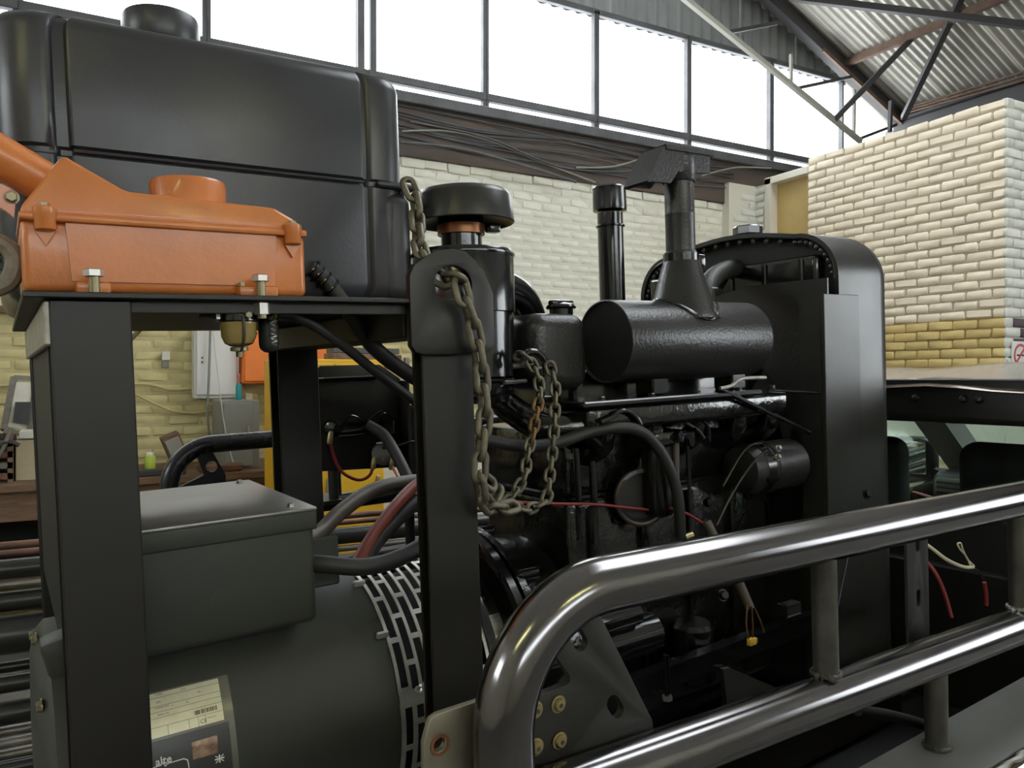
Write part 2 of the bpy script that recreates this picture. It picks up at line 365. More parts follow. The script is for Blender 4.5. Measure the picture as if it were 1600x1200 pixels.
# timber band over the bricks, window band, gable cladding
bm = BM(); box(bm, (-4.9, YB - 0.03, BRTOP - 0.03), (9.9, YB + 0.2, SILL - 0.09), 0.01, 1); struct('trim_1', bm, 'old_timber', None)
bm = BM(); box(bm, (-4.9, YB - 0.10, SILL - 0.10), (9.9, YB + 0.16, SILL), 0.008, 1); struct('trim_2', bm, 'frame_grey', None)
mull = [-4.36, -3.06, -1.76, -0.46, 0.836, 2.19, 3.384, 4.691, 5.967, 7.276, 8.58]
for i, (a, b) in enumerate(zip(mull, mull[1:]), 1):
    w = thing('window_%d' % i, None, None, (a, YB + 0.05, SILL), WORLD, None, 'structure')
    t = 0.032 if a != 0.836 and a != 4.691 else 0.034
    t0 = 0.063 if a == 2.19 else t; t1 = 0.063 if b == 2.19 else t
    for xx, tt, sgn in ((a, t0, 1), (b, t1, -1)):
        bm = BM(); box(bm, (min(xx, xx + sgn * tt), YB, SILL), (max(xx, xx + sgn * tt), YB + 0.07, HEADZ), 0.004, 1)
        if abs(xx - 2.19) < 1e-6:      # a pair of thinner posts with a gap between
            bm.free(); bm = BM(); box(bm, (xx + sgn * 0.03, YB, SILL), (xx + sgn * 0.085, YB + 0.07, HEADZ), 0.004, 1)
        part('mullion', bm, 'frame_grey', w, None)
    bm = BM(); box(bm, (a, YB - 0.01, TR0), (b, YB + 0.06, TR1), 0.006, 1); part('transom', bm, 'frame_grey', w, None)
    bm = BM(); box(bm, (a, YB, HEADZ - 0.04), (b, YB + 0.06, HEADZ + 0.02), 0.006, 1); part('head_rail', bm, 'frame_grey', w, None)
    bm = BM(); box(bm, (a + 0.02, YB + 0.03, TR1), (b - 0.02, YB + 0.036, HEADZ - 0.03)); part('pane', bm, 'window_glass', w, None)
    bm = BM(); box(bm, (a + 0.02, YB + 0.03, SILL), (b - 0.02, YB + 0.036, TR0)); part('pane', bm, 'window_glass', w, None)
w = thing('window_11', None, None, (8.58, YB + 0.05, SILL), WORLD, None, 'structure')
bm = BM(); prism(bm, [(8.6, YB + 0.03, SILL), (9.6, YB + 0.03, SILL), (9.6, YB + 0.03, 5.15), (8.6, YB + 0.03, 5.60)], (0, 0.006, 0)); part('pane', bm, 'window_glass', w, None)
bm = BM(); box(bm, (8.56, YB, TR0), (9.7, YB + 0.06, TR1)); part('transom', bm, 'frame_grey', w, None)
def wave_sheet(bm, o, u, v, lu, lv, pitch=0.09, amp=0.012, topfn=None):
    """corrugated sheet: waves along u, length lv along v"""
    o, u, v = V(o), V(u).normalized(), V(v).normalized(); n = u.cross(v); k = max(2, int(lu / pitch * 6)); A = []; B = []
    for i in range(k + 1):
        s = lu * i / k; h = amp * math.sin(2 * math.pi * s / pitch); l = topfn(s) if topfn else lv
        A.append(bm.verts.new(o + u * s + n * h)); B.append(bm.verts.new(o + u * s + n * h + v * l))
    for i in range(k): bm.faces.new((A[i], A[i + 1], B[i + 1], B[i]))
gab = thing('wall_gable', 'grey corrugated sheet cladding above the window band', None, (0, 0, 0), WORLD, None, 'structure')
x = -4.6
while x < 8.7:
    bm = BM(); wave_sheet(bm, (x, YB + 0.09, HEADZ - 0.03), (1, 0, 0), (0, 0, 1), 0.95, 1, 0.15, 0.018, topfn=lambda s: max(0.03, roofz(x + s) - HEADZ + 0.06)); part('cladding_sheet', bm, 'gable_sheet', gab, 60); x += 0.95
roof = thing('ceiling', 'corrugated metal roof sheets on dark steel', None, (0, 0, 0), WORLD, None, 'structure')
sl = math.atan(0.43); Lr = 7.4 / math.cos(sl)
y = -6.2
def SKYL(v): return False     # clear sheets let into the left slope
while y < 6.75:
    rl = SKYL(y)
    if -1.0 < y < 3.9:       # clear sheets let into the slope over the truck
        for xs0, xs1, nm_, m_ in ((2.5, 3.9, 'roof_sheet', 'roof_sheet'), (3.87, 6.2, 'roof_light', 'window_glass'), (6.17, 9.9, 'roof_sheet', 'roof_sheet')):
            bm = BM(); wave_sheet(bm, (xs0, y, roofz(xs0)), (0, 1, 0), (math.cos(sl), 0, -math.sin(sl)), 0.93, (xs1 - xs0) / math.cos(sl)); part(nm_, bm, m_, roof, 60)
    else:
        bm = BM(); wave_sheet(bm, (2.5, y, roofz(2.5)), (0, 1, 0), (math.cos(sl), 0, -math.sin(sl)), 0.93, Lr); part('roof_sheet', bm, 'roof_sheet', roof, 60)
    bm = BM(); wave_sheet(bm, (2.5, y, roofz(2.5)), (0, 1, 0), (-math.cos(sl), 0, -math.sin(sl)), 0.93, Lr); part('roof_light' if rl else 'roof_sheet', bm, 'window_glass' if rl else 'roof_sheet', roof, 60)
    y += 0.93
def bar(bm, a, b, w, h=None):
    a, b = V(a), V(b); t = (b - a).normalized(); s = t.cross(V((0, 0, 1))); s = s.normalized() if s.length > 1e-3 else V((1, 0, 0)); u = s.cross(t); h = h or w
    prism(bm, [a + s * w / 2 + u * h / 2, a - s * w / 2 + u * h / 2, a - s * w / 2 - u * h / 2, a + s * w / 2 - u * h / 2], b - a); return bm
tr = thing('roof_truss', 'dark steel roof truss with crossing braces at the top right', 'truss', W(1412, 190, Y=6.3), WORLD)
def rafter(Y, w, h, m, nm, dz=-0.10): part(nm, bar(BM(), (2.5, Y, roofz(2.5) + dz), (9.75, Y, roofz(9.75) + dz), w, h), m, tr, None)
rafter(6.55, 0.12, 0.16, 'roof_steel', 'rafter'); 
part('rafter_rust_flange', bar(BM(), (7.9, 6.47, roofz(7.9) - 0.20), (9.6, 6.47, roofz(9.6) - 0.20), 0.03, 0.05), 'roof_rust', tr, None)
part('tie_bar', bar(BM(), W(1235, -4, Y=6.2), W(1640, 44, Y=4.3), 0.07), 'roof_steel', tr, None)
part('strut', bar(BM(), W(1506, -12, Y=4.9), W(1412, 184, Y=6.2), 0.065), 'roof_steel', tr, None)
part('brace', bar(BM(), W(1442, 42, Y=5.6), W(1303, 188, Y=6.0), 0.06), 'roof_steel', tr, None)
part('bottom_chord', bar(BM(), W(1345, 221, Y=6.0).lerp(W(1060, -10, Y=6.0), 1.55), W(1345, 221, Y=6.0), 0.05), 'roof_pale', tr, None)
part('web', bar(BM(), W(1245, 138, Y=6.0), W(1330, 120, Y=6.1), 0.035), 'roof_steel', tr, None)
part('web', bar(BM(), W(1236, 130, Y=6.0), W(1236, 85, Y=6.0), 0.03), 'roof_pale', tr, None)
part('web', bar(BM(), W(1334, 210, Y=6.0), W(1335, 140, Y=6.0), 0.03), 'roof_pale', tr, None)
part('web', bar(BM(), W(1345, 216, Y=6.0), W(1400, 195, Y=6.0), 0.035), 'roof_steel', tr, None)
part('web', bar(BM(), W(1390, 206, Y=5.9), W(1392, 158, Y=5.9), 0.04), 'roof_steel', tr, None)
part('sheeting_rail', bar(BM(), W(1130, 52, Y=6.5), W(1215, 36, Y=6.4), 0.04), 'roof_steel', tr, None)
for i, X in enumerate((4.2, 5.6, 7.0, 8.35)):
    part('purlin', box(BM(), (X - 0.03, -6.1, roofz(X) - 0.12), (X + 0.03, 6.6, roofz(X) - 0.03)), 'roof_rust' if i else 'roof_steel', tr, None)
bm = BM(); box(bm, (9.42, -6.1, 4.92), (9.58, 6.6, 5.16), 0.01, 1); box(bm, (9.36, -6.1, 5.16), (9.64, 6.6, 5.19)); part('eave_beam', bm, 'roof_steel', tr, None)
for k in range(3): part('eave_cable', tube(BM(), cr([(9.34, 6.4, 5.22 + k * .03), (9.32, 4.5, 5.14 + k * .05), (9.30, 2.6, 5.2 + k * .02), (9.3, -2, 5.2)], 5), 0.012, 6), 'roof_rust', tr)
bm = BM(); box(bm, (9.75, -6.2, 0), (9.95, 6.95, 1.9)); box(bm, (9.75, -6.2, 4.3), (9.95, 6.95, 5.2)); box(bm, (9.75, -6.2, 1.9), (9.95, -5.2, 4.3)); box(bm, (9.75, -0.4, 1.9), (9.95, 6.95, 4.3))
w = thing('window_14', None, None, (9.85, -2.8, 1.9), WORLD, None, 'structure')
for k in range(3):
    part('pane', box(BM(), (9.86, -5.2 + k * 1.6, 1.9), (9.866, -5.2 + k * 1.6 + 1.57, 4.3)), 'window_glass', w, None)
    part('mullion', box(BM(), (9.80, -5.2 + k * 1.6 - 0.04, 1.9), (9.92, -5.2 + k * 1.6 + 0.04, 4.3)), 'frame_grey', w, None)
struct('wall_far_right', bm, 'dark_wall', None)
bm = BM(); box(bm, (-4.9, -6.2, 0), (-4.7, 6.95, 2.8)); box(bm, (-4.9, -6.2, 4.0), (-4.7, 6.95, 5.3)); box(bm, (-4.9, -6.2, 2.8), (-4.7, 0.30, 4.0)); box(bm, (-4.9, 2.45, 2.8), (-4.7, 6.95, 4.0)); struct('wall_left', bm, 'pale_wall', None)
w = thing('window_13', None, None, (0, -6.3, 3.2), WORLD, None, 'structure')
for k in range(5):
    part('pane', box(BM(), (-3.0 + k * 1.6, -6.31, 3.2), (-3.0 + k * 1.6 + 1.56, -6.304, 4.2)), 'window_glass', w, None)
    part('mullion', box(BM(), (-3.0 + k * 1.6 - 0.04, -6.36, 3.2), (-3.0 + k * 1.6 + 0.04, -6.24, 4.2)), 'frame_grey', w, None)
w = thing('window_12', None, None, (-4.8, 0, 2.0), WORLD, None, 'structure')
for k in (2,):
    part('pane', box(BM(), (-4.81, -4.0 + k * 2.15, 2.8), (-4.804, -4.0 + k * 2.15 + 2.1, 4.0)), 'window_glass', w, None)
    part('mullion', box(BM(), (-4.85, -4.0 + k * 2.15 - 0.03, 2.8), (-4.75, -4.0 + k * 2.15 + 0.03, 4.0)), 'frame_grey', w, None)
bm = BM(); box(bm, (-4.9, -6.4, 0), (9.95, -6.2, 3.2)); box(bm, (-4.9, -6.4, 4.2), (9.95, -6.2, 5.2)); box(bm, (-4.9, -6.4, 3.2), (-3.0, -6.2, 4.2)); box(bm, (5.0, -6.4, 3.2), (9.95, -6.2, 4.2)); prism(bm, [(-4.9, -6.4, 5.2), (9.95, -6.4, 5.2), (2.5, -6.4, 8.3)], (0, 0.2, 0)); struct('wall_front', bm, 'pale_wall', None)
# --- white brick partition on the right
XR = 6.89; RTOP = 4.17
wr = thing('wall_right', 'cream painted brick partition with a mustard yellow lower band', None, (0, 0, 0), WORLD, None, 'structure')
part('mortar_upper', box(BM(), (XR + 0.014, 3.775, PAINT), (XR + 0.22, 5.85, RTOP - 0.01)), 'mortar_cream', wr, None)
part('mortar_lower', box(BM(), (XR + 0.014, 3.775, 1.84), (XR + 0.22, 5.85, PAINT)), 'mortar_yellow', wr, None)
part('plaster_base', box(BM(), (XR + 0.010, 3.775, 0), (XR + 0.22, 5.85, 1.84)), 'brick_white', wr, None)
BC = {'c': brick_meshes('brick', 'brick_cream', 0.2205, 0.0755, 0.06, 8, 0.0055, 0.013), 'y': brick_meshes('brick', 'brick_yellow', 0.2205, 0.0765, 0.06, 8, 0.004, 0.010),
      'ch': brick_meshes('brick', 'brick_cream', 0.105, 0.0755, 0.06, 5, 0.005, 0.013), 'yh': brick_meshes('brick', 'brick_yellow', 0.105, 0.0765, 0.06, 4, 0.004, 0.010),
      'w': brick_meshes('brick', 'brick_white', 0.2205, 0.076, 0.06, 6, 0.005, 0.012), 'wh': brick_meshes('brick', 'brick_white', 0.105, 0.076, 0.06, 4, 0.005, 0.012), 'd': brick_meshes('brick', 'brick_dark', 0.2205, 0.076, 0.06, 3, 0.004, 0.01)}
def brick(kind, parent, p, rz):
    o = bpy.data.objects.new('brick', random.choice(BC[kind])); COL.objects.link(o); o.parent = parent; o.location = p
    o.rotation_euler = (random.uniform(-.015, .015), random.uniform(-.008, .008), rz + random.uniform(-.01, .01))
rows = 27; ch = (RTOP - 0.0 - 1.85) / rows
for r in range(rows):
    z = RTOP - ch * (r + 0.5); k = 'c' if z > PAINT else 'y'; y = 3.768
    if r % 2: brick(k + 'h', wr, (XR + 0.03 + random.uniform(-.004, .003), y + 0.055, z), -math.pi / 2); y += 0.1165
    while y + 0.22 < 5.86:
        brick(k, wr, (XR + 0.03 + random.uniform(-.005, .004), y + 0.1125 + random.uniform(-.003, .003), z + random.uniform(-.002, .002)), -math.pi / 2); y += 0.232
    if 5.85 - y > 0.09: brick(k + 'h', wr, (XR + 0.03, y + 0.055, z), -math.pi / 2)
we = thing('wall_right_return', 'white painted brick end of the partition at the right edge', None, (0, 0, 0), WORLD, None, 'structure')
part('mortar', box(BM(), (XR + 0.22, 3.775, 0), (8.6, 3.99, RTOP - 0.01)), 'mortar_white', we, None)
part('mortar', box(BM(), (XR + 0.02, 3.77, 0), (XR + 0.22, 3.776, RTOP - 0.01)), 'mortar_white', we, None)
for r in range(rows):
    z = RTOP - ch * (r + 0.5); x = XR + 0.005
    if r % 2 == 0: brick('wh', we, (x + 0.052, 3.783, z), 0); x += 0.1165
    for j in range(3):
        brick('d' if r in (22, 23, 24) and (j > 0 or r % 2 == 0) else 'w', we, (x + 0.1105, 3.783 + random.uniform(-.003, .003), z), 0); x += 0.232
sg = thing('no_smoking_sign', 'white no smoking sign with a red circle on the partition end', 'sign', (7.10, 3.745, 1.84), WORLD)
part('panel', box(BM(), (6.955, 3.738, 1.84), (7.28, 3.748, 2.075), 0.002, 1), 'sign_white', sg, None)
bm = BM(); plate(bm, circle2(0, 0, 0.100, 36), [circle2(0, 0, 0.082, 36)], (7.075, 3.7355, 1.955), (1, 0, 0), (0, 0, 1), 0.004); part('red_ring', bm, 'sign_red', sg, None)
part('red_bar', box(BM(), (7.075 - 0.088, 3.7335, 1.955 - 0.009), (7.075 + 0.088, 3.7375, 1.955 + 0.009), rot=Matrix.Rotation(math.radians(-45), 3, 'Y')), 'sign_red', sg, None)
part('cigarette', box(BM(), (7.02, 3.7348, 1.948), (7.13, 3.737, 1.962)), 'label_ink', sg, None)
# pillar and doorway between the partition and the back wall
wp = thing('wall_pillar', 'white painted brick pillar beside the tan door', None, (0, 0, 0), WORLD, None, 'structure')
part('mortar', box(BM(), (XR + 0.015, 6.46, 0), (XR + 0.22, 6.71, 4.02)), 'mortar_white', wp, None)
part('mortar', box(BM(), (XR - 0.42, 6.60, 0), (XR + 0.0, 6.71, 4.02)), 'mortar_white', wp, None)
for r in range(26):
    z = 4.0 - 0.086 * (r + 0.5)
    if r % 2: brick('w', wp, (XR + 0.03, 6.585, z), -math.pi / 2)
    else: brick('wh', wp, (XR + 0.03, 6.52, z), -math.pi / 2); brick('wh', wp, (XR + 0.03, 6.64, z), -math.pi / 2)
    if r > 0: brick('w' if r % 2 else 'wh', wp, (XR - (0.12 if r % 2 else 0.06), 6.62, z), 0)
    if r > 2 and r % 2 == 0: brick('w', wp, (XR - 0.24, 6.62, z), 0)
dr = thing('door_1', 'tan door leaf in a cream frame behind the radiator', None, (XR, 6.1, 0), WORLD, None, 'structure')
part('door_leaf', box(BM(), (XR + 0.10, 5.86, 0), (XR + 0.15, 6.42, 4.0)), 'door_tan', dr, None)
part('frame_post', box(BM(), (XR - 0.01, 6.36, 0), (XR + 0.12, 6.455, 4.07), 0.006, 1), 'door_frame', dr, None)
part('frame_head', box(BM(), (XR - 0.01, 5.84, 4.0), (XR + 0.12, 6.455, 4.08), 0.006, 1), 'door_frame', dr, None)
# loose cables along the timber band
cabs = [([(628, 205), (700, 205), (770, 222), (850, 255), (930, 285)], 'grey cable sagging from the timber band beside the tank'), ([(640, 190), (760, 215), (880, 262), (1000, 268)], 'thin cable drooping behind the breather pipe'),
        ([(900, 262), (960, 260), (1010, 245)], 'short pale cable rising towards the exhaust flap'), ([(1095, 275), (1150, 262), (1205, 263)], 'cable running to the brick pillar'), ([(625, 222), (720, 232), (830, 262), (900, 284)], 'dark cable lowest on the timber band')]
for i, (pp, lab) in enumerate(cabs):
    solo('wall_cable', tube(BM(), cr([W(a, b, Y=YB - 0.06 - 0.02 * i) for a, b in pp], 6), 0.010 if i != 4 else 0.016, 6), 'grey_plastic' if i in (0, 2, 3) else 'frame_grey', lab, 'cable', frame=WORLD)
for k in range(9):      # bundle of old wiring lying against the timber
    z = 3.95 + 0.032 * k
    solo('wiring_run', tube(BM(), cr([(-3.5, YB - 0.045, z + .02), (-0.5, YB - 0.045, z + random.uniform(-.03, .03)), (1.9, YB - 0.045, z + .04), (3.2, YB - 0.05, z - 0.03 + random.uniform(-.06, .06)), (4.4, YB - 0.045 - k * 0.004, z + random.uniform(-.08, .08)), (5.6, YB - 0.045, z + random.uniform(-.05, .08)), (6.6, YB - 0.045, z + random.uniform(-.02, .05))], 6), 0.008, 5), 'frame_grey', ('lowest', 'second lowest', 'third lowest', 'fourth lowest', 'middle', 'fourth highest', 'third highest', 'second highest', 'highest')[k] + ' of the old wiring runs along the timber band', 'wiring', frame=WORLD, group='wiring runs on the timber band')
# lamps of the shop, behind the photographer
def strip_light(p, rz, lab):
    l = thing('strip_light', lab, 'light', p, WORLD, 'strip lights under the roof'); p = V(p)
    R = Matrix.Rotation(rz, 3, 'Z')
    part('housing', box(BM(), p + V((-0.65, -0.07, 0.03)), p + V((0.65, 0.07, 0.09)), 0.01, 1), 'cab_white', l)
    part('lamp_tube', tube(BM(), [p + V((-0.6, 0, 0.005)), p + V((0.6, 0, 0.005))], 0.018, 10), 'lamp_tube', l)
    for s in (-0.5, 0.5): part('hanger', tube(BM(), [p + V((s, 0, 0.08)), p + V((s, 0, roofz(p.x) - p.z - 0.06))], 0.006, 6), 'grey_plastic', l)
    return l
strip_light((-1.6, -0.6, 3.5), 0, 'strip light hanging behind the photographer over the truck tail')
strip_light((1.6, -2.2, 3.5), 0, 'strip light hanging further behind the photographer')
# ================================================================== things along the back wall
bz = W(30, 757, Y=5.75).z
wb = thing('workbench', 'long brown wooden workbench along the lemon brick wall', 'workbench', (0.0, 6.2, 0), WORLD)
for k in range(5): part('plank', box(BM(), (-1.6, 5.75 + k * 0.185, bz - 0.05), (1.75, 5.75 + k * 0.185 + 0.18, bz), 0.004, 1), 'wood_brown', wb, None)
part('apron', box(BM(), (-1.6, 5.80, bz - 0.24), (1.75, 5.84, bz - 0.05)), 'wood_brown', wb, None)
for x in (-1.45, 0.1, 1.6):
    for y in (5.83, 6.55): part('leg', box(BM(), (x - 0.05, y - 0.05, 0), (x + 0.05, y + 0.05, bz - 0.05)), 'wood_brown', wb, None)
part('lower_shelf', box(BM(), (-1.5, 5.85, 0.42), (1.7, 6.6, 0.46)), 'wood_brown', wb, None)
part('back_board', box(BM(), (-1.5, 6.60, 0.46), (1.7, 6.64, bz - 0.05)), 'deep_black', wb, None)
def wbox(bm, p0, p1, Y, depth, bev=0.004):
    a = W(*p0, Y=Y); b = W(*p1, Y=Y); return box(bm, (min(a.x, b.x), Y, min(a.z, b.z)), (max(a.x, b.x), Y + depth, max(a.z, b.z)), bev, 1)
# white distribution cabinet
c = thing('wall_cabinet', 'white steel wall cabinet above the small grey cabinet', 'cabinet', W(336, 622, Y=6.5), WORLD)
part('body', wbox(BM(), (303, 508), (374, 622), 6.52, 0.17), 'cab_white', c)
d = part('door', wbox(BM(), (307, 513), (370, 617), 6.50, 0.02, 0.006), 'cab_white', c)
for yy in (559, 566): part('lock', cyl(BM(), W(316, yy, Y=6.502), W(316, yy, Y=6.49), 0.008, 10), 'label_ink', d)
# orange isolator box
c = thing('isolator_box', 'orange steel box on the wall right of the white cabinet', 'electrical box', W(430, 598, Y=6.4), WORLD)
part('body', wbox(BM(), (379, 505), (528, 599), 6.42, 0.25, 0.008), 'cab_orange', c)
d = part('cover', wbox(BM(), (382, 508), (524, 596), 6.405, 0.02, 0.006), 'cab_orange', c)
part('screw', cyl(BM(), W(400, 521, Y=6.41), W(400, 521, Y=6.395), 0.012, 10), 'label_ink', d)
# grey floor cabinet standing on the bench
c = thing('bench_cabinet', 'grey steel cabinet standing on the bench under the white cabinet', 'cabinet', W(370, 735, Y=5.95), WORLD)
a = W(346, 626, Y=5.95); b = W(406, 700, Y=5.95)
part('body', box(BM(), (a.x - 0.0, 5.96, bz), (b.x, 6.45, a.z), 0.006, 1), 'cab_grey', c)
d = part('door', box(BM(), (a.x + 0.015, 5.945, bz + 0.02), (b.x - 0.05, 5.962, a.z - 0.02), 0.004, 1), 'cab_grey', c)
part('handle', box(BM(), (b.x - 0.09, 5.93, bz + 0.22), (b.x - 0.075, 5.95, bz + 0.32), 0.003, 1), 'zinc', d)
ct = a.z
bt = thing('spray_bottle', 'small teal liquid bottle standing on the grey cabinet', 'bottle', V((W(374, 624, Y=6.0).x, 6.03, ct)), WORLD); p = BASE[bt]
part('body', lathe(BM(), [(0.02, 0), (0.022, 0.01), (0.022, 0.10), (0.012, 0.125)], p, (0, 0, 1), 16), 'teal', bt)
part('neck', lathe(BM(), [(0.009, 0.125), (0.009, 0.17), (0.012, 0.175), (0.012, 0.195)], p, (0, 0, 1), 12), 'pink_wire', bt)
solo('card_piece', box(BM(), p + V((0.05, 0, 0.0)), p + V((0.10, 0.05, 0.05)), 0.003, 1), 'carton', 'little brown box beside the teal bottle', 'box', frame=WORLD)
# yellow locker
lk = thing('yellow_locker', 'tall yellow steel locker behind the far frame post', 'locker', (0, 0, 0), WORLD)
YL = 5.0
a = W(437, 560, Y=YL); b = W(600, 560, Y=YL)
part('body', box(BM(), (a.x, YL, 0), (b.x, YL + 0.5, a.z), 0.008, 1), 'cab_yellow', lk)
for u0, u1 in ((a.x + 0.01, (a.x + b.x) / 2 - 0.004), ((a.x + b.x) / 2 + 0.004, b.x - 0.01)):
    d = part('door', box(BM(), (u0, YL - 0.018, 0.08), (u1, YL + 0.002, a.z - 0.03), 0.004, 1), 'cab_yellow', lk)
    part('handle', box(BM(), (u1 - 0.05, YL - 0.035, 0.95), (u1 - 0.03, YL - 0.017, 1.1), 0.004, 1), 'zinc', d)
lz = a.z
for k, (x0, y0, rz, ln, lab) in enumerate([(a.x + 0.60, YL + 0.15, 0.25, 0.55, 'weathered plank lying on top of the yellow locker'), (a.x + 0.66, YL + 0.32, -0.1, 0.48, 'second weathered plank stacked beside the first on the locker'), (a.x + 0.62, YL + 0.22, 0.12, 0.50, 'dark offcut lying across the planks on the locker')]):
    z0 = lz + (0.0 if k < 2 else 0.045)
    solo('plank_offcut', box(BM(), (x0 - ln / 2, y0 - 0.06, z0), (x0 + ln / 2, y0 + 0.06, z0 + 0.04), 0.004, 1, rot=Matrix.Rotation(rz, 3, 'Z')), 'wood_brown' if k != 2 else 'dust', lab, 'plank', frame=WORLD)
# white chest beside the locker
c = thing('white_chest', 'off-white steel chest right of the yellow locker', 'chest', (b.x + 0.4, YL + 0.4, 0), WORLD)
part('body', box(BM(), (b.x + 0.02, YL + 0.1, 0), (b.x + 1.3, YL + 0.7, 1.32), 0.02, 2), 'paper', c)
part('lid', box(BM(), (b.x + 0.01, YL + 0.08, 1.325), (b.x + 1.31, YL + 0.72, 1.40), 0.015, 2), 'paper', c)
# steel shelf upright and slotted angle past the panel
s = thing('shelf_rack', 'grey slotted steel rack standing on the white chest', 'rack', (b.x + 0.35, YL + 0.2, 1.4), WORLD)
for k in range(3): part('shelf', box(BM(), (b.x + 0.2, YL + 0.12, 1.42 + k * 0.2), (b.x + 1.2, YL + 0.6, 1.44 + k * 0.2)), 'pipe_grey', s, None)
for xx in (b.x + 0.2, b.x + 1.18): part('upright', box(BM(), (xx, YL + 0.12, 1.4), (xx + 0.03, YL + 0.16, 1.9)), 'pipe_grey', s, None)
# left bench clutter
c = thing('scrap_hatch', 'grey metal hatch leaning against the wall on the bench', 'hatch', W(25, 672, Y=6.2), WORLD); 
pts = [W(6, 672, Y=6.15), W(46, 680, Y=6.15), W(58, 592, Y=6.35), W(22, 590, Y=6.35)]
for i in range(4): part('rail', bar(BM(), pts[i], pts[(i + 1) % 4], 0.035), 'pipe_grey', c, None)
part('panel', prism(BM(), [pts[0].lerp(pts[2], 0.08), pts[1].lerp(pts[3], 0.08), pts[2].lerp(pts[0], 0.08), pts[3].lerp(pts[1], 0.08)], (0, 0.01, 0)), 'paper', c, None)
part('opening', prism(BM(), [W(20, 660, Y=6.15), W(45, 664, Y=6.15), W(48, 628, Y=6.22), W(24, 628, Y=6.22)], (0, -0.01, 0)), 'dark_plastic', c, None)
c = thing('carton_box', 'plain brown carton on the bench at the far left', 'carton', W(38, 752, Y=6.0), WORLD)
a = W(24, 680, Y=5.95); b2 = W(64, 680, Y=5.95)
part('body', box(BM(), (a.x, 5.95, bz), (b2.x, 6.25, W(24, 688, Y=5.95).z), 0.004, 1), 'carton', c, None)
part('tray', box(BM(), (a.x + .02, 5.94, W(24, 686, Y=5.95).z), (b2.x, 6.24, W(24, 674, Y=5.95).z), 0.004, 1), 'paper', c, None)
c = thing('wire_crate', 'rusty metal crate on the bench at the left edge', 'crate', W(8, 752, Y=5.95), WORLD)
a = W(-30, 690, Y=5.9); b2 = W(20, 690, Y=5.9)
for k in range(4): part('slat', box(BM(), (a.x, 5.9, bz + 0.02 + k * 0.07), (b2.x, 5.915, bz + 0.06 + k * 0.07)), 'pipe_grey' if k % 2 else 'pipe_rust', c, None)
for xx in (a.x, b2.x - 0.03): part('corner_post', box(BM(), (xx, 5.9, bz), (xx + 0.03, 6.2, bz + 0.3)), 'wood_brown', c, None)
part('back', box(BM(), (a.x, 6.18, bz), (b2.x, 6.2, bz + 0.3)), 'dust', c, None)
for k, (pp, lab) in enumerate([([(-20, 735), (5, 700), (18, 668)], 'bent grey strip leaning over the rusty crate'), ([(-10, 700), (14, 690), (30, 696)], 'short dark hose end lying above the crate')]):
    solo('scrap_strip', tube(BM(), cr([W(a_, b_, Y=5.86) for a_, b_ in pp], 5), 0.014, 6), 'dark_plastic' if k else 'pipe_grey', lab, 'scrap', frame=WORLD)
# mid bench clutter
p = W(235, 716, Y=5.9)
c = thing('spray_tin', 'lime green tin on the bench behind the control box', 'tin', (p.x, 5.95, bz), WORLD)
part('body', lathe(BM(), [(0.033, 0), (0.036, 0.006), (0.036, 0.12), (0.030, 0.13)], (p.x, 5.95, bz), (0, 0, 1), 18), 'lime', c)
part('lid', lathe(BM(), [(0.026, 0.13), (0.026, 0.15)], (p.x, 5.95, bz), (0, 0, 1), 16), 'label_white', c)
c = thing('power_tool', 'dark hand tool lying beside the lime tin', 'tool', (p.x - 0.16, 5.92, bz), WORLD)
part('body', tube(BM(), [(p.x - 0.26, 5.93, bz + 0.04), (p.x - 0.08, 5.90, bz + 0.045)], 0.038, 10), 'dark_plastic', c)
part('handle', tube(BM(), cr([(p.x - 0.24, 5.93, bz + 0.06), (p.x - 0.2, 5.93, bz + 0.12), (p.x - 0.11, 5.9, bz + 0.11), (p.x - 0.09, 5.9, bz + 0.06)], 5), 0.016, 8), 'dark_plastic', c)
a = W(272, 700, Y=6.1)
c = thing('leaning_block', 'weathered brown wooden block tilted against the wall', 'block', (a.x, 6.15, bz), WORLD)
part('body', box(BM(), V((a.x - 0.055, 6.05, bz + 0.03)), V((a.x + 0.075, 6.2, bz + 0.27)), 0.006, 1, rot=Matrix.Rotation(math.radians(-22), 3, 'Y')), 'wood_brown', c)
part('face_plate', box(BM(), V((a.x - 0.04, 6.035, bz + 0.06)), V((a.x + 0.06, 6.05, bz + 0.24)), 0.004, 1, rot=Matrix.Rotation(math.radians(-22), 3, 'Y')), 'grey_plastic', c)
solo('parts_tray', box(BM(), (p.x - 0.35, 5.78, bz), (p.x + 0.22, 5.86, bz + 0.045), 0.006, 1), 'dark_plastic', 'long dark parts tray at the bench front', 'tray', frame=WORLD)
for k, (x0, lab) in enumerate([(a.x + 0.2, 'rusty scrap offcut on the bench beside the wooden block'), (a.x + 0.36, 'reddish scrap lump on the bench under the far rail')]):
    solo('scrap_piece', box(BM(), (x0 - 0.07, 5.80, bz), (x0 + 0.07, 5.9, bz + 0.06), 0.015, 1, rot=Matrix.Rotation(0.4 * k, 3, 'Z')), 'pipe_rust', lab, 'scrap', frame=WORLD)
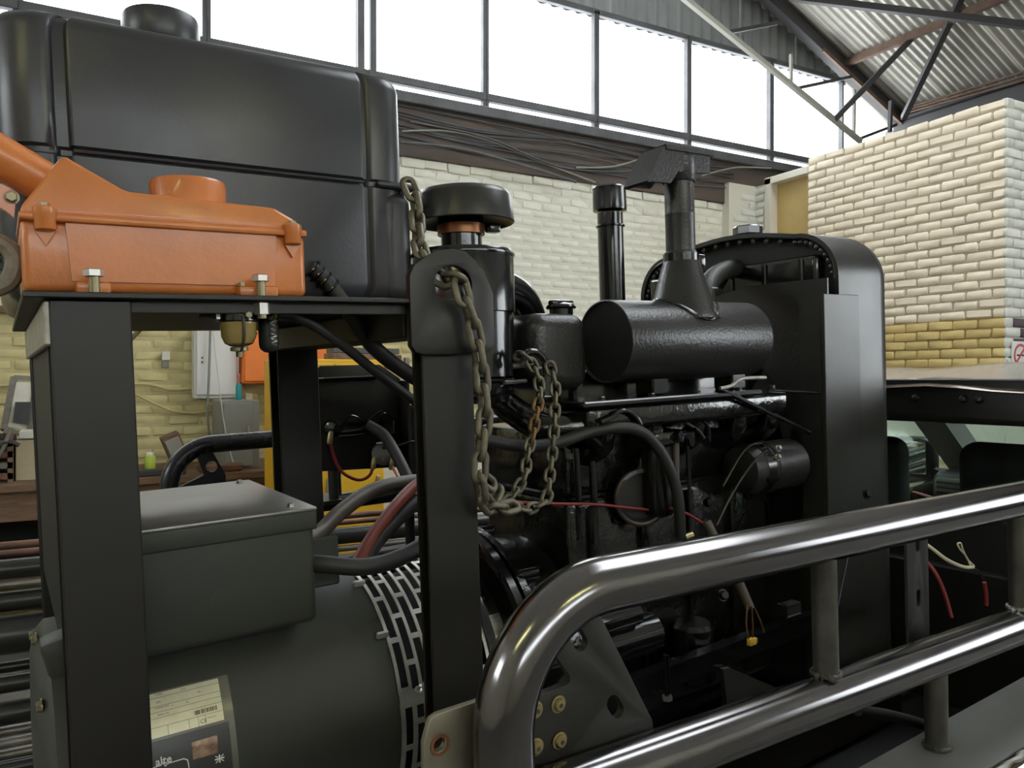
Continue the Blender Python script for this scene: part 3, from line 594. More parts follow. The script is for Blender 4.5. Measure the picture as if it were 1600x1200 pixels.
# switch box, conduits, shelf bracket on the wall
c = thing('switch_box', 'small grey switch box on the lemon wall', 'switch', W(258, 566, Y=YB), WORLD)
part('body', wbox(BM(), (253, 549), (266, 563), YB - 0.05, 0.05), 'paper', c)
part('lower_box', wbox(BM(), (253, 564), (264, 575), YB - 0.03, 0.03), 'cab_grey', c)
for pp, r, lab in [([(205, 600), (235, 601), (265, 608), (300, 607)], 0.012, 'painted conduit running along the lemon wall to the cabinet'), ([(205, 612), (240, 630), (270, 642), (305, 645), (340, 640)], 0.010, 'lower painted cable sagging along the lemon wall'), ([(-20, 603), (10, 602), (50, 600)], 0.012, 'painted conduit at the far left of the lemon wall')]:
    solo('wall_conduit', tube(BM(), cr([W(a_, b_, Y=YB - 0.02) for a_, b_ in pp], 6), r, 8), 'wall_lemon', lab, 'conduit', frame=WORLD)
solo('hanging_cable', tube(BM(), cr([W(a_, b_, Y=6.46) for a_, b_ in [(330, 480), (328, 540), (326, 600), (324, 640), (327, 680)]], 6), 0.009, 6), 'cab_grey', 'grey cable hanging down in front of the white cabinet', 'cable', frame=WORLD)
solo('thin_cord', tube(BM(), cr([W(a_, b_, Y=5.9) for a_, b_ in [(331, 500), (340, 580), (350, 660), (362, 715), (367, 728)]], 6), 0.004, 6), 'paper', 'thin pale cord hanging past the grey cabinet', 'cord', frame=WORLD)
c = thing('shelf_bracket', 'dark angle bracket high on the lemon wall', 'bracket', W(220, 520, Y=YB), WORLD)
part('arm', bar(BM(), W(200, 501, Y=YB - 0.02), W(235, 499, Y=YB - 0.25), 0.03), 'pipe_grey', c, None)
part('brace', bar(BM(), W(203, 532, Y=YB - 0.02), W(233, 500, Y=YB - 0.25), 0.025), 'pipe_grey', c, None)
solo('wall_rail', bar(BM(), W(-30, 481, Y=YB - 0.05), W(52, 487, Y=YB - 0.05), 0.05), 'wood_brown', 'brown timber rail high on the wall at the left edge', 'rail', frame=WORLD)
# --- rack of steel tubes beyond the truck
rk = thing('pipe_rack', 'dark steel rack carrying long tubes beyond the truck', 'rack', (0, 3.3, 0), WORLD)
def YT(px, py, Y): return W(px, py, Y=Y)
RY = 2.95
for x in (-1.75, 3.2):
    part('upright', box(BM(), (x - 0.03, RY + 0.30, 0), (x + 0.03, RY + 0.36, 1.45)), 'pipe_black', rk, None)
    part('foot', box(BM(), (x - 0.05, RY - 0.3, 0), (x + 0.05, RY + 0.55, 0.05)), 'pipe_black', rk, None)
tubes = [(851, 6, 'pipe_rust', 0.10, 'thin rusty tube on top of the tube rack'), (863, 5, 'pipe_rust', 0.04, 'second thin rusty tube near the top of the tube rack'), (888, 16, 'pipe_black', 0.0, 'black tube below the rusty ones on the rack'), (912, 6, 'pipe_grey', -.02, 'thin grey tube between two black tubes on the rack'), (938, 16, 'pipe_black', 0.0, 'second black tube down on the rack'),
         (990, 30, 'pipe_black', 0.0, 'thickest black tube on the rack'), (1040, 9, 'pipe_black', 0.06, 'slim black tube under the thickest one'), (1066, 14, 'pipe_black', 0.0, 'black tube in the middle of the lower rack rows'), (1112, 18, 'pipe_black', 0.0, 'thick black tube low on the rack'), (1140, 8, 'pipe_grey', 0.03, 'grey tube low on the rack'), (1158, 8, 'pipe_grey', 0.0, 'grey tube second from the bottom of the rack'), (1176, 8, 'pipe_grey', 0.03, 'lowest slim grey tube on the rack'), (1198, 11, 'pipe_black', 0.0, 'bottom black tube on the rack')]
for py, h, m, dy, lab in tubes:
    p = W(25, py, Y=RY + dy); dist = (p - V((0, 0, EYE))).dot(CF); r = h * dist / FPX
    o = solo('steel_tube', tube(BM(), [(-2.0, p.y, p.z), (3.6, p.y, p.z)], r, 14), m, lab, 'tube', frame=WORLD, group='tubes on the steel rack')
    for x in (-1.75, 3.2): part('arm', box(BM(), (x - 0.03, RY - 0.10 + dy, p.z - r - 0.012), (x + 0.03, RY + 0.30, p.z - r)), 'pipe_black', rk, None)
# ================================================================== the pickup
BF = -1.05                                       # load floor
LZ = -0.615                                      # top of the load body sides
tk = thing('pickup_truck', 'bronze pickup truck with black rear cab frame and open load bed', 'truck', (1.4, 1.47, FZ(1.4, 1.47)))
part('bed_floor', box(BM(), (0.06, 0.50, BF - 0.04), (2.30, 2.42, BF), 0.004, 1), 'deep_black', tk)
for k in range(9): part('bed_rib', box(BM(), (0.08, 0.66 + k * 0.2, BF), (2.25, 0.74 + k * 0.2, BF + 0.012), 0.004, 1), 'deep_black', tk)
part('bed_side', box(BM(), (0.06, 0.60, BF - 0.1), (2.30, 0.655, LZ - 0.004), 0.006, 1), 'deep_black', tk)
part('bed_side', box(BM(), (0.16, 2.36, BF - 0.1), (2.30, 2.42, LZ), 0.006, 1), 'deep_black', tk)
part('bed_ledge', box(BM(), (0.06, 0.545, LZ - 0.012), (2.30, 0.66, LZ), 0.005, 2), 'bed_grey', tk)
part('ledge_weld', tube(BM(), [(0.1 + i * 0.0155, 0.538 + 0.002 * math.sin(i * 2.1), LZ - 0.006) for i in range(138)], [0.005 + 0.0015 * math.sin(i * 1.7) for i in range(138)], 6), 'zinc', tk)
bm = BM(); prism(bm, [(0.06, 0.53, LZ - 0.012), (0.06, 0.50, LZ - 0.05), (0.06, 0.47, BF + 0.1), (0.06, 0.50, BF - 0.22), (0.06, 0.60, BF - 0.22), (0.06, 0.60, LZ - 0.012)], (2.24, 0, 0)); part('body_side', bm, 'truck_paint', tk)
bm = BM(); prism(bm, [(0.16, 2.43, LZ - 0.012), (0.16, 2.50, BF + 0.1), (0.16, 2.45, BF - 0.22), (0.16, 2.42, BF - 0.22)], (2.14, 0, 0)); part('body_side', bm, 'truck_paint', tk)
part('tailgate', box(BM(), (0.02, 0.62, BF - 0.30), (0.058, 2.40, BF - 0.005), 0.01, 2), 'truck_paint', tk)
part('bed_front', box(BM(), (2.28, 0.60, BF), (2.32, 2.4, -0.64), 0.006, 1), 'truck_black', tk)
# cab shell
CX = 2.40
def rrect(y0, y1, z0, z1, r, k=6):
    out = []
    for cy, cz, a0 in ((y1 - r[0], z1 - r[0], 0), (y0 + r[1], z1 - r[1], 90), (y0 + r[2], z0 + r[2], 180), (y1 - r[3], z0 + r[3], 270)):
        rr = {0: r[0], 90: r[1], 180: r[2], 270: r[3]}[a0]
        for j in range(k + 1):
            a = math.radians(a0 + 90 * j / k); out.append((cy + rr * math.cos(a), cz + rr * math.sin(a)))
    return out
bm = BM(); plate(bm, rrect(0.48, 2.06, -1.25, -0.105, (0.16, 0.16, 0.02, 0.02)), [rrect(0.68, 1.90, -0.52, -0.222, (0.05, 0.17, 0.05, 0.05), 8)], (CX, 0, 0), (0, 1, 0), (0, 0, 1), 0.05, 0.008); part('rear_cab_frame', bm, 'truck_black', tk)
part('rear_glass', box(BM(), (CX + 0.03, 0.60, -0.55), (CX + 0.034, 1.96, -0.20)), 'car_glass', tk, None)
for px, py in ((1432, 622), (1506, 624), (1531, 624)):
    p = T(px, py, x=CX - 0.025); b = part('frame_bolt', lathe(BM(), [(0.013, 0), (0.013, 0.004), (0.009, 0.012), (0.002, 0.014)], p, (-1, 0, 0.3), 14), 'truck_black', tk)
# roof, lofted
bm = BM(); rows_ = []
xs = [2.36, 2.39, 2.44, 2.6, 2.9, 3.15, 3.35, 3.45]; hz = [-0.125, -0.106, -0.098, -0.082, -0.066, -0.075, -0.105, -0.135]
for x, h in zip(xs, hz):
    r = []
    for j in range(17):
        t = -1 + 2 * j / 16; r.append(bm.verts.new((x, 1.26 + t * (0.76 - 0.02 * (x - 2.4)), h - 0.055 * abs(t) ** 3.2 + 0.008 * math.cos(t * 9))))
    rows_.append(r)
for A, B in zip(rows_, rows_[1:]):
    for j in range(16): bm.faces.new((A[j], A[j + 1], B[j + 1], B[j]))
part('roof', bm, 'truck_paint', tk, 60)
part('headliner', box(BM(), (2.46, 0.60, -0.20), (3.38, 1.90, -0.185)), 'trim_grey', tk, None)
part('roof_seam', tube(BM(), [(2.385, 1.26 + t * 0.74, -0.104 - 0.05 * abs(t) ** 3.2) for t in [-1 + i / 10 for i in range(21)]], 0.006, 6), 'truck_paint', tk)
for s, y in ((1, 0.60), (-1, 1.88)):
    part('a_pillar', bar(BM(), (3.26, y + s * 0.09, -0.16), (3.86, y + s * 0.06, -0.62), 0.13, 0.10), 'trim_grey', tk, None)
    part('b_pillar', bar(BM(), (2.90, y + s * 0.06, -0.16), (2.92, y, -0.66), 0.07, 0.05), 'trim_grey', tk, None)
    part('roof_rail', bar(BM(), (2.42, y + s * 0.04, -0.17), (3.42, y + s * 0.05, -0.17), 0.06, 0.07), 'trim_grey', tk, None)
    d = part('door_panel', box(BM(), (2.42, min(y, y - s * 0.09), -1.5), (4.1, max(y, y - s * 0.09), -0.62), 0.02, 2), 'truck_paint', tk)
    part('door_glass', prism(BM(), [(2.48, y + s * .02, -0.62), (4.0, y + s * .02, -0.62), (3.4, y + s * .05, -0.18), (2.48, y + s * .05, -0.18)], (0, 0.004, 0)), 'car_glass', d, None)
part('windscreen', prism(BM(), [(3.38, 0.66, -0.155), (3.38, 1.84, -0.155), (3.98, 1.88, -0.60), (3.98, 0.62, -0.60)], (0.003, 0, 0.004)), 'car_glass', tk, None)
part('bonnet', box(BM(), (4.0, 0.66, -0.74), (5.1, 2.30, -0.62), 0.05, 3), 'truck_paint', tk)
part('front_body', box(BM(), (4.1, 0.56, -1.45), (5.15, 2.40, -0.70), 0.06, 3), 'truck_paint', tk)
part('dashboard', box(BM(), (3.50, 0.62, -0.95), (3.98, 1.86, -0.555), 0.05, 3), 'dark_plastic', tk)
for yv in (1.74, 1.25, 0.8):
    v = part('air_vent', box(BM(), (3.475, yv - 0.085, -0.665), (3.51, yv + 0.085, -0.58), 0.02, 3), 'trim_grey', tk)
    for k in range(3): part('vent_slat', box(BM(), (3.468, yv - 0.07, -0.65 + k * 0.023), (3.48, yv + 0.07, -0.643 + k * 0.023)), 'dark_plastic', v, None)
def seat(y0, y1, lab=None):
    s = part('seat_back', box(BM(), (2.78, y0, -1.15), (2.92, y1, -0.42), 0.06, 4), 'seat_cloth', tk)
    yc = (y0 + y1) / 2
    part('headrest', box(BM(), (2.74, yc - 0.14, -0.46), (2.86, yc + 0.14, -0.24), 0.05, 4), 'seat_cloth', s)
    part('seat_base', box(BM(), (2.85, y0, -1.2), (3.35, y1, -1.05), 0.05, 3), 'seat_cloth', s)
p = T(1497, 700, x=2.72)
bm = BM(); box(bm, (2.68, 0.70, -1.1), (2.80, p.y, T(1560, 693, x=2.72).z), 0.07, 5); part('rear_seat_back', bm, 'seat_cloth', tk)
q = T(1412, 700, x=2.72)
bm = BM(); box(bm, (2.68, q.y, -1.1), (2.80, 1.86, T(1412, 684, x=2.72).z), 0.06, 5); part('rear_seat_back', bm, 'seat_cloth', tk)
m = T(1424, 708, y=2.06)
mb = part('wing_mirror', box(BM(), (m.x - 0.05, m.y - 0.12, m.z - 0.115), (m.x + 0.06, m.y + 0.12, m.z + 0.085), 0.045, 4), 'truck_black', tk)
part('mirror_glass', box(BM(), (m.x - 0.056, m.y - 0.10, m.z - 0.09), (m.x - 0.049, m.y + 0.10, m.z + 0.065), 0.003, 1), 'mirror_glass', mb)
part('mirror_arm', tube(BM(), [(m.x, m.y - 0.1, m.z - 0.08), (m.x + 0.02, 1.88, m.z - 0.12)], 0.03, 8), 'truck_black', mb)
part('chassis', box(BM(), (0.15, 1.0, BF - 0.22), (4.8, 1.9, BF - 0.05)), 'deep_black', tk, None)
for x in (0.85, 4.2):
    for y in (0.52, 2.18):
        zc = FZ(x, y) + 0.375
        w_ = part('wheel', lathe(BM(), [(0.20, 0), (0.33, 0.0), (0.37, 0.03), (0.37, 0.19), (0.33, 0.22), (0.20, 0.22)], (x, y, zc), (0, 1, 0), 32), 'tyre', tk)
        part('rim', lathe(BM(), [(0.02, 0.02), (0.19, 0.03), (0.205, 0.01), (0.205, 0.21), (0.19, 0.19), (0.02, 0.2)], (x, y, zc), (0, 1, 0), 24), 'pipe_grey', w_)
# ------------------------------------------------------------------ near side rail
RY0 = 0.62
def up_z(x): return -0.239 - 0.032 * (x - 0.572)
def lo_z(x): return -0.446 - 0.047 * (x - 0.582)
sr = thing('side_rail', 'polished dark steel tube side rail nearest the camera', 'rail', (0.39, RY0, LZ))
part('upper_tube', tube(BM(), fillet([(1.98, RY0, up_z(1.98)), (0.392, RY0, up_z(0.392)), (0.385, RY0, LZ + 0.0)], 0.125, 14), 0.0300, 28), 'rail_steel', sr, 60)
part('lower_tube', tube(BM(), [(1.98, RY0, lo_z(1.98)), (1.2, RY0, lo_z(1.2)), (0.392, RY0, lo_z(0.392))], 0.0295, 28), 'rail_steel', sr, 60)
def weld_ring(p, ax, r, par):
    ax = V(ax); u = ax.orthogonal().normalized(); w = ax.cross(u).normalized()
    part('weld', tube(BM(), [V(p) + (u * math.cos(a) + w * math.sin(a)) * r * (1 + 0.02 * math.sin(a * 17)) for a in [2 * math.pi * i / 40 for i in range(40)]], [0.0035 + 0.001 * math.sin(i * 2.3) for i in range(40)], 6, closed=True), 'zinc' if random.random() < 0.5 else 'rail_post', par)
for px, py, lo, hi in ((1289, 970, 'lo', 'up'), (1463, 1120, 'bed', 'lo'), (1592, 880, 'lo', 'up')):
    x = T(px, py, y=RY0).x; z0 = lo_z(x) + 0.02 if lo == 'lo' else LZ; z1 = up_z(x) - 0.02 if hi == 'up' else lo_z(x) - 0.02
    u = part('upright', tube(BM(), [(x, RY0, z0), (x, RY0, z1)], 0.0165, 18), 'rail_post', sr)
    weld_ring((x, RY0, z0 + (0.012 if lo == 'lo' else 0.003)), (0, 0, 1), 0.0175, sr)
pts = [T(px, py, y=0.70) for px, py in ((1418, 848), (1452, 842), (1450, 1010), (1418, 1018))]
o_ = pts[3]; wd = (pts[2] - pts[3]).x; hh = pts[0].z - pts[3].z
bm = BM(); plate(bm, [(0, 0), (wd, 0), (wd, hh + 0.05), (0, hh + 0.05)], [slot2(wd / 2, hh * 0.46, 0.032, 0.013, math.pi / 2), slot2(wd / 2, hh * 0.98, 0.032, 0.013, math.pi / 2)], o_, (1, 0, 0), (0, 0, 1), 0.006, 0.0008); part('slotted_strap', bm, 'gusset_grey', sr)
part('strap_tab', box(BM(), (o_.x, 0.63, o_.z + 0.005), (o_.x + wd, 0.70, o_.z + 0.012)), 'gusset_grey', sr, None)
part('strap_tab', box(BM(), (o_.x, 0.63, o_.z + hh + 0.03), (o_.x + wd, 0.70, o_.z + hh + 0.037)), 'gusset_grey', sr, None)
gy = 0.648
def px2(lst, y): return [(q.x, q.z) for q in (T(a, b, y=y) for a, b in lst)]
out = px2([(880, 975), (930, 955), (1014, 1124), (1017, 1150), (1017, 1260), (820, 1260), (820, 1092), (880, 1070), (887, 1064), (887, 1053), (856, 1008)], gy)
ht = [px2(l, gy) for l in ()]
s1 = T(899, 996, y=gy); s2 = T(957, 1102, y=gy)
bm = BM(); plate(bm, out, [slot2(s1.x, s1.z, 0.034, 0.019, math.radians(122)), slot2(s2.x, s2.z, 0.032, 0.019, math.radians(122))], (0, gy, 0), (1, 0, 0), (0, 0, 1), 0.010, 0.001)
gp = part('gusset_plate', bm, 'gusset_grey', sr)
for px, py in ((836, 1109), (872, 1100), (837, 1167), (874, 1157)):
    p = T(px, py, y=gy - 0.006); bb = part('button_bolt', lathe(BM(), [(0.0092, 0), (0.0092, 0.0012), (0.0072, 0.0015), (0.0072, 0.003), (0.0055, 0.0052), (0.003, 0.0055)], p, (0, -1, 0), 18), 'brass', gp)
    part('hex_socket', lathe(BM(), [(0.0026, 0), (0.0026, 0.0003)], p + V((0, -0.0055, 0)), (0, -1, 0), 6), 'label_ink', bb)
out = px2([(668, 1133), (672, 1122), (682, 1115), (750, 1093), (770, 1093), (770, 1260), (662, 1260), (661, 1160)], gy + 0.01); h = T(684, 1161, y=gy + 0.01)
bm = BM(); plate(bm, out, [circle2(h.x, h.z, 0.0075, 20)], (0, gy + 0.01, 0), (1, 0, 0), (0, 0, 1), 0.008, 0.001); part('end_bracket', bm, 'bracket_tan', sr)
bm = BM(); plate(bm, circle2(0, 0, 0.0105, 24), [circle2(0, 0, 0.0075, 24)], (h.x, gy + 0.0048, h.z), (1, 0, 0), (0, 0, 1), 0.0012); part('worn_ring', bm, 'copper_clamp', sr)
# ------------------------------------------------------------------ far side rail
FY = 2.30
fr = thing('side_rail', 'black tube side rail on the far side of the truck', 'rail', (0.3, FY, LZ))
xl = T(263, 742, y=FY).x
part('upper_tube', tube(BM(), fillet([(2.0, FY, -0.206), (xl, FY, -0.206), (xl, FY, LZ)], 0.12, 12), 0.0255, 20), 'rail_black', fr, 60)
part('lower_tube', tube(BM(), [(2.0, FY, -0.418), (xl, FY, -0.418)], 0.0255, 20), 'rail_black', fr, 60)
for x in (0.86, T(640, 815, y=FY).x, 1.75):
    part('upright', tube(BM(), [(x, FY, LZ if x > 0.9 else -0.40), (x, FY, -0.42 if 0.9 < x < 1.5 else -0.22)], 0.0165, 14), 'rail_black', fr)
out = px2([(300, 690), (322, 688), (352, 742), (352, 800), (262, 800), (262, 770), (318, 742)], FY - 0.01); h = T(329, 728, y=FY)
bm = BM(); plate(bm, out, [circle2(h.x, h.z, 0.016, 16)], (0, FY - 0.01, 0), (1, 0, 0), (0, 0, 1), 0.01); part('gusset_plate', bm, 'rail_black', fr)
x0 = T(625, 700, y=FY - 0.03).x
bm = BM(); plate(bm, [(x0, -0.45), (x0 + 0.14, -0.45), (x0 + 0.14, -0.13), (x0, -0.13)], [slot2(x0 + 0.10, -0.26, 0.04, 0.018, math.pi / 2), slot2(x0 + 0.10, -0.385, 0.03, 0.018, math.pi / 2)], (0, FY - 0.035, 0), (1, 0, 0), (0, 0, 1), 0.008); part('slotted_strap', bm, 'rail_black', fr)
# ================================================================== the generator set
SK = BF + 0.012
# ------------------------------------------------------------------ base skid
sk = thing('base_skid', 'black steel base skid under the engine in the load bed', 'skid', (1.0, 1.47, SK))
for y in (1.19, 1.72): part('side_channel', box(BM(), (0.08, y, SK), (2.08, y + 0.07, SK + 0.12), 0.006, 1), 'black_satin', sk)
for x in (0.16, 0.7, 1.3, 1.98): part('cross_member', box(BM(), (x, 1.26, SK), (x + 0.07, 1.72, SK + 0.10), 0.006, 1), 'black_satin', sk)
# ------------------------------------------------------------------ lifting frame
NY = 1.13
lf = thing('lifting_gantry', 'black steel lifting gantry with channel posts over the alternator', 'gantry', (0.35, 1.5, SK))
def channel(x0, x1, y0, y1, z0, z1, name='post'):
    t = 0.008; bm = BM()
    box(bm, (x0, y0, z0), (x1, y0 + t, z1), 0.002, 1); box(bm, (x1 - t, y0 + t, z0), (x1, y1, z1)); box(bm, (x0, y1 - t, z0), (x1 - t, y1, z1))
    return part(name, bm, 'black_satin', lf)
channel(0.056, 0.150, NY, NY + 0.075, SK, 0.098); 
part('rear_panel', box(BM(), (0.060, NY + 0.075, -0.40), (0.066, 1.93, 0.046)), 'deep_black', lf)
part('rear_cap', box(BM(), (0.050, NY + 0.002, 0.040), (0.060, 1.95, 0.097), 0.002, 1), 'cut_steel', lf)
channel(0.577, 0.674, NY, NY + 0.036, SK, 0.09); channel(0.56, 0.66, 1.855, 1.93, SK, 0.05); channel(0.056, 0.150, 1.87, 1.94, SK, 0.05)
part('cross_beam', box(BM(), (0.560, NY + 0.03, 0.046), (0.66, 1.93, 0.098), 0.003, 1), 'gusset_grey', lf)
part('cross_beam', box(BM(), (0.068, NY + 0.03, 0.046), (0.15, 1.93, 0.098), 0.003, 1), 'black_satin', lf)
pl_ = part('platform_plate', box(BM(), (0.028, 1.115, 0.099), (0.668, 1.95, 0.107), 0.0015, 1), 'black_satin', lf)
part('plate_lip', box(BM(), (0.15, NY + 0.004, 0.082), (0.575, NY + 0.012, 0.099), 0.001, 1), 'gusset_grey', lf)
out = px2([(641, 540), (638, 432), (645, 415), (664, 402), (684, 393), (706, 391), (724, 396), (738, 408), (757, 437), (766, 460), (768, 538), (762, 547), (752, 551), (660, 553), (647, 549)], 1.119)
hc = T(705, 445, y=1.119)
bm = BM(); plate(bm, out, [circle2(hc.x, hc.z, 0.037, 32, 0.033)], (0, 1.119, 0), (1, 0, 0), (0, 0, 1), 0.016, 0.0015); part('lifting_eye', bm, 'black_satin', lf, 30)
for px, py in ((622, 468), (610, 466)):
    p = T(px, py, y=1.22); part('clip_bolt', hexbolt(BM(), V((p.x, 1.22, 0.107)), (0, 0, 1), 0.010, 0.007), 'black_gloss', lf)
# ------------------------------------------------------------------ fuel tank
ft = thing('fuel_tank', 'large black painted fuel tank with rounded corners and filler neck', 'fuel tank', (0.33, 1.6, 0.108))
TY = 1.352
xa = T(80, 150, y=TY).x; xb = T(107, 150, y=TY).x; xc = T(562, 200, y=TY).x; xd = T(572, 200, y=TY).x
def tank_outline():
    o = []; x0, x1, y0, y1, r = 0.010, 0.672, TY - 0.010, 1.87, 0.060
    for k in range(9):
        a = math.radians(180 + 90 * k / 8); o.append((x0 + r + r * math.cos(a), y0 + r + r * math.sin(a)))
    g = 0.012
    o += [(xa - 0.006, y0), (xa, y0 + 0.003), (xa + 0.004, y0 + g), (xb - 0.003, y0 + g), (xb, y0 - 0.001), (xb + 0.004, y0 - 0.003), (xc - 0.006, y0 - 0.003), (xc, y0), (xc + 0.003, y0 + 0.008), (xd - 0.003, y0 + 0.008), (xd + 0.003, y0 + 0.001), (xd + 0.008, y0)]
    for k in range(9):
        a = math.radians(270 + 90 * k / 8); o.append((x1 - 0.05 + 0.05 * math.cos(a), y0 + 0.05 + 0.05 * math.sin(a)))
    for k in range(7):
        a = math.radians(0 + 90 * k / 6); o.append((x1 - r + r * math.cos(a), y1 - r + r * math.sin(a)))
    for k in range(7):
        a = math.radians(90 + 90 * k / 6); o.append((x0 + r + r * math.cos(a), y1 - r + r * math.sin(a)))
    return o
TO = tank_outline(); bm = BM(); prev = None; tcx, tcy = 0.341, 1.606
for z, ins in [(0.109, 0.06), (0.110, 0.034), (0.115, 0.022), (0.124, 0.010), (0.138, 0.003), (0.155, 0.0), (0.334, 0.0), (0.338, 0.007), (0.346, 0.007), (0.350, 0.001), (0.40, 0.0), (0.524, 0.0), (0.537, 0.003), (0.546, 0.009), (0.551, 0.018), (0.553, 0.04)]:
    ring = [bm.verts.new((tcx + (x - tcx) * (1 - ins / 0.324), tcy + (y - tcy) * (1 - ins / 0.264), z)) for x, y in TO]
    if prev:
        for k in range(len(ring)): bm.faces.new((prev[k], prev[(k + 1) % len(ring)], ring[(k + 1) % len(ring)], ring[k]))
    else: bm.faces.new(ring[::-1])
    prev = ring
bm.faces.new(prev)
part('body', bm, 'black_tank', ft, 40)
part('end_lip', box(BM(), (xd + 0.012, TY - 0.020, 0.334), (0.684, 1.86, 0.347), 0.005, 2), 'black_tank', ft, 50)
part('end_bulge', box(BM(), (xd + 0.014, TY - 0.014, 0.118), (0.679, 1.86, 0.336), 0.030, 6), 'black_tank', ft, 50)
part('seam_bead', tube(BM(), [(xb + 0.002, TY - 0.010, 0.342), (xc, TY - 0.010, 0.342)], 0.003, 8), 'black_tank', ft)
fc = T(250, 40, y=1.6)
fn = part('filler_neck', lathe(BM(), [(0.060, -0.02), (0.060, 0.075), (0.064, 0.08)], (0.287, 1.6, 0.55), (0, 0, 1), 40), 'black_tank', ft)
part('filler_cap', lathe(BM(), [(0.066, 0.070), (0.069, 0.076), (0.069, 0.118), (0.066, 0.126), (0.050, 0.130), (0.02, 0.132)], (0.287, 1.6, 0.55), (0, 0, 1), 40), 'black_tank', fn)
# ------------------------------------------------------------------ orange gear housing
og = thing('orange_housing', 'orange cast housing with angled neck bolted on the platform', 'housing', (0.22, 1.24, 0.107))
OY0, OY1 = 1.160, 1.325
def pz(px, py, y=OY0): q = T(px, py, y=y); return (q.x, q.z)
def bev_prism(poly, y0, y1, bev, seg=3):
    t = bmesh.new(); prism(t, [(x, y0, z) for x, z in poly], (0, y1 - y0, 0)); bmesh.ops.recalc_face_normals(t, faces=t.faces[:])
    bmesh.ops.bevel(t, geom=t.edges[:], offset=bev, segments=seg, profile=0.5, affect='EDGES'); return t
zb = 0.107; zs = pz(250, 352)[1]
part('lower_body', box(BM(), (pz(34, 400)[0], OY0 + 0.004, zb + 0.004), (pz(479, 400)[0], OY1, zs), 0.010, 4), 'orange_paint', og)
cov = [(pz(30, 340)[0], zs), pz(32, 322), pz(98, 241), pz(197, 298), pz(428, 324), pz(462, 344), (pz(474, 366)[0], zs)]
part('cover', bev_prism(cov, OY0 - 0.002, OY1, 0.007, 3), 'orange_paint', og, 50)
part('joint_flange', box(BM(), (cov[0][0] - 0.001, OY0 - 0.006, zs - 0.004), (cov[-1][0] + 0.004, OY1 + 0.002, zs + 0.006), 0.003, 2), 'orange_paint', og)
part('face_panel', prism(BM(), [(pz(102, 350)[0], OY0 + 0.001, zs - 0.004), (pz(432, 370)[0], OY0 + 0.001, zs - 0.004), (pz(430, 450)[0], OY0 + 0.001, zb + 0.018), (pz(113, 443)[0], OY0 + 0.001, zb + 0.018)], (0, 0.01, 0)), 'orange_paint', og)
bc = T(294, 300, y=1.245)
part('round_boss', lathe(BM(), [(0.054, -0.06), (0.054, 0.0), (0.052, 0.004), (0.03, 0.0045)], (bc.x, 1.245, 0.283), (0, 0, 1), 40), 'orange_paint', og)
na = T(74, 288, y=1.245); nb = T(-40, 222, y=1.245); ax = (nb - na).normalized()
nk = part('neck_tube', lathe(BM(), [(0.026, -0.03), (0.0290, 0.0), (0.0290, 0.45), (0.024, 0.455)], na, ax, 32), 'orange_paint', og)
part('neck_ring', lathe(BM(), [(0.030, -0.012), (0.0345, -0.01), (0.0345, -0.002), (0.031, 0.002)], na, ax, 32), 'orange_paint', nk)
part('neck_socket', lathe(BM(), [(0.030, -0.07), (0.036, -0.012), (0.034, -0.010)], na, ax, 32), 'orange_paint', nk)
for px, py in ((70, 340), (458, 368)):
    p = T(px, py, y=OY0 - 0.006); lg = part('lug', lathe(BM(), [(0.0115, -0.016), (0.0125, -0.014), (0.0125, -0.002), (0.0135, 0.0), (0.0135, 0.012), (0.011, 0.014)], (p.x, OY0 - 0.004, zs), (0, 0, 1), 20), 'orange_paint', og)
    part('lug_screw', lathe(BM(), [(0.007, 0.014), (0.007, 0.018), (0.004, 0.019)], (p.x, OY0 - 0.004, zs), (0, 0, 1), 6), 'dull_brass', lg)
    part('lug_web', prism(BM(), [(p.x - 0.012, OY0 + 0.006, zs - 0.016), (p.x + 0.012, OY0 + 0.006, zs - 0.016), (p.x, OY0 + 0.006, zs - 0.036)], (0, -0.007, 0)), 'orange_paint', lg)
for x0, x1 in ((118, 172), (370, 430)):
    a = pz(x0, 450)[0]; b = pz(x1, 450)[0]; f = part('foot', box(BM(), (a, OY0 - 0.016, zb + 0.0005), (b, OY0 + 0.01, zb + 0.016), 0.003, 2), 'orange_paint', og)
for px, py in ((147, 436), (408, 452)):
    p = T(px, py, y=OY0 - 0.026)
    bl = part('foot_bolt', lathe(BM(), [(0.0125, 0), (0.0125, 0.008), (0.0105, 0.0095)], (p.x, p.y, zb + 0.022), (0, 0, 1), 6), 'zinc', og)
    part('shank', lathe(BM(), [(0.0065, 0.0 if px < 300 else -0.032), (0.0065, 0.022)], (p.x, p.y, zb), (0, 0, 1), 12), 'dull_brass', bl)
    if px > 300: part('nut', lathe(BM(), [(0.0115, -0.026), (0.0115, -0.010)], (p.x, p.y, zb), (0, 0, 1), 6), 'zinc', bl)
p = T(378, 446, y=OY0 - 0.008); part('small_screw', lathe(BM(), [(0.006, 0), (0.006, 0.005)], (p.x, p.y, zb + 0.016), (0, 0, 1), 6), 'dull_brass', og)
part('lever_arm', prism(BM(), [T(*q, y=1.22) for q in ((-20, 280), (4, 288), (26, 300), (22, 340), (10, 330), (-20, 312))], (0, 0.012, 0)), 'orange_paint', og)
part('lever_bolt', hexbolt(BM(), T(18, 308, y=1.22), (0, -1, 0), 0.007, 0.006), 'dull_brass', og)
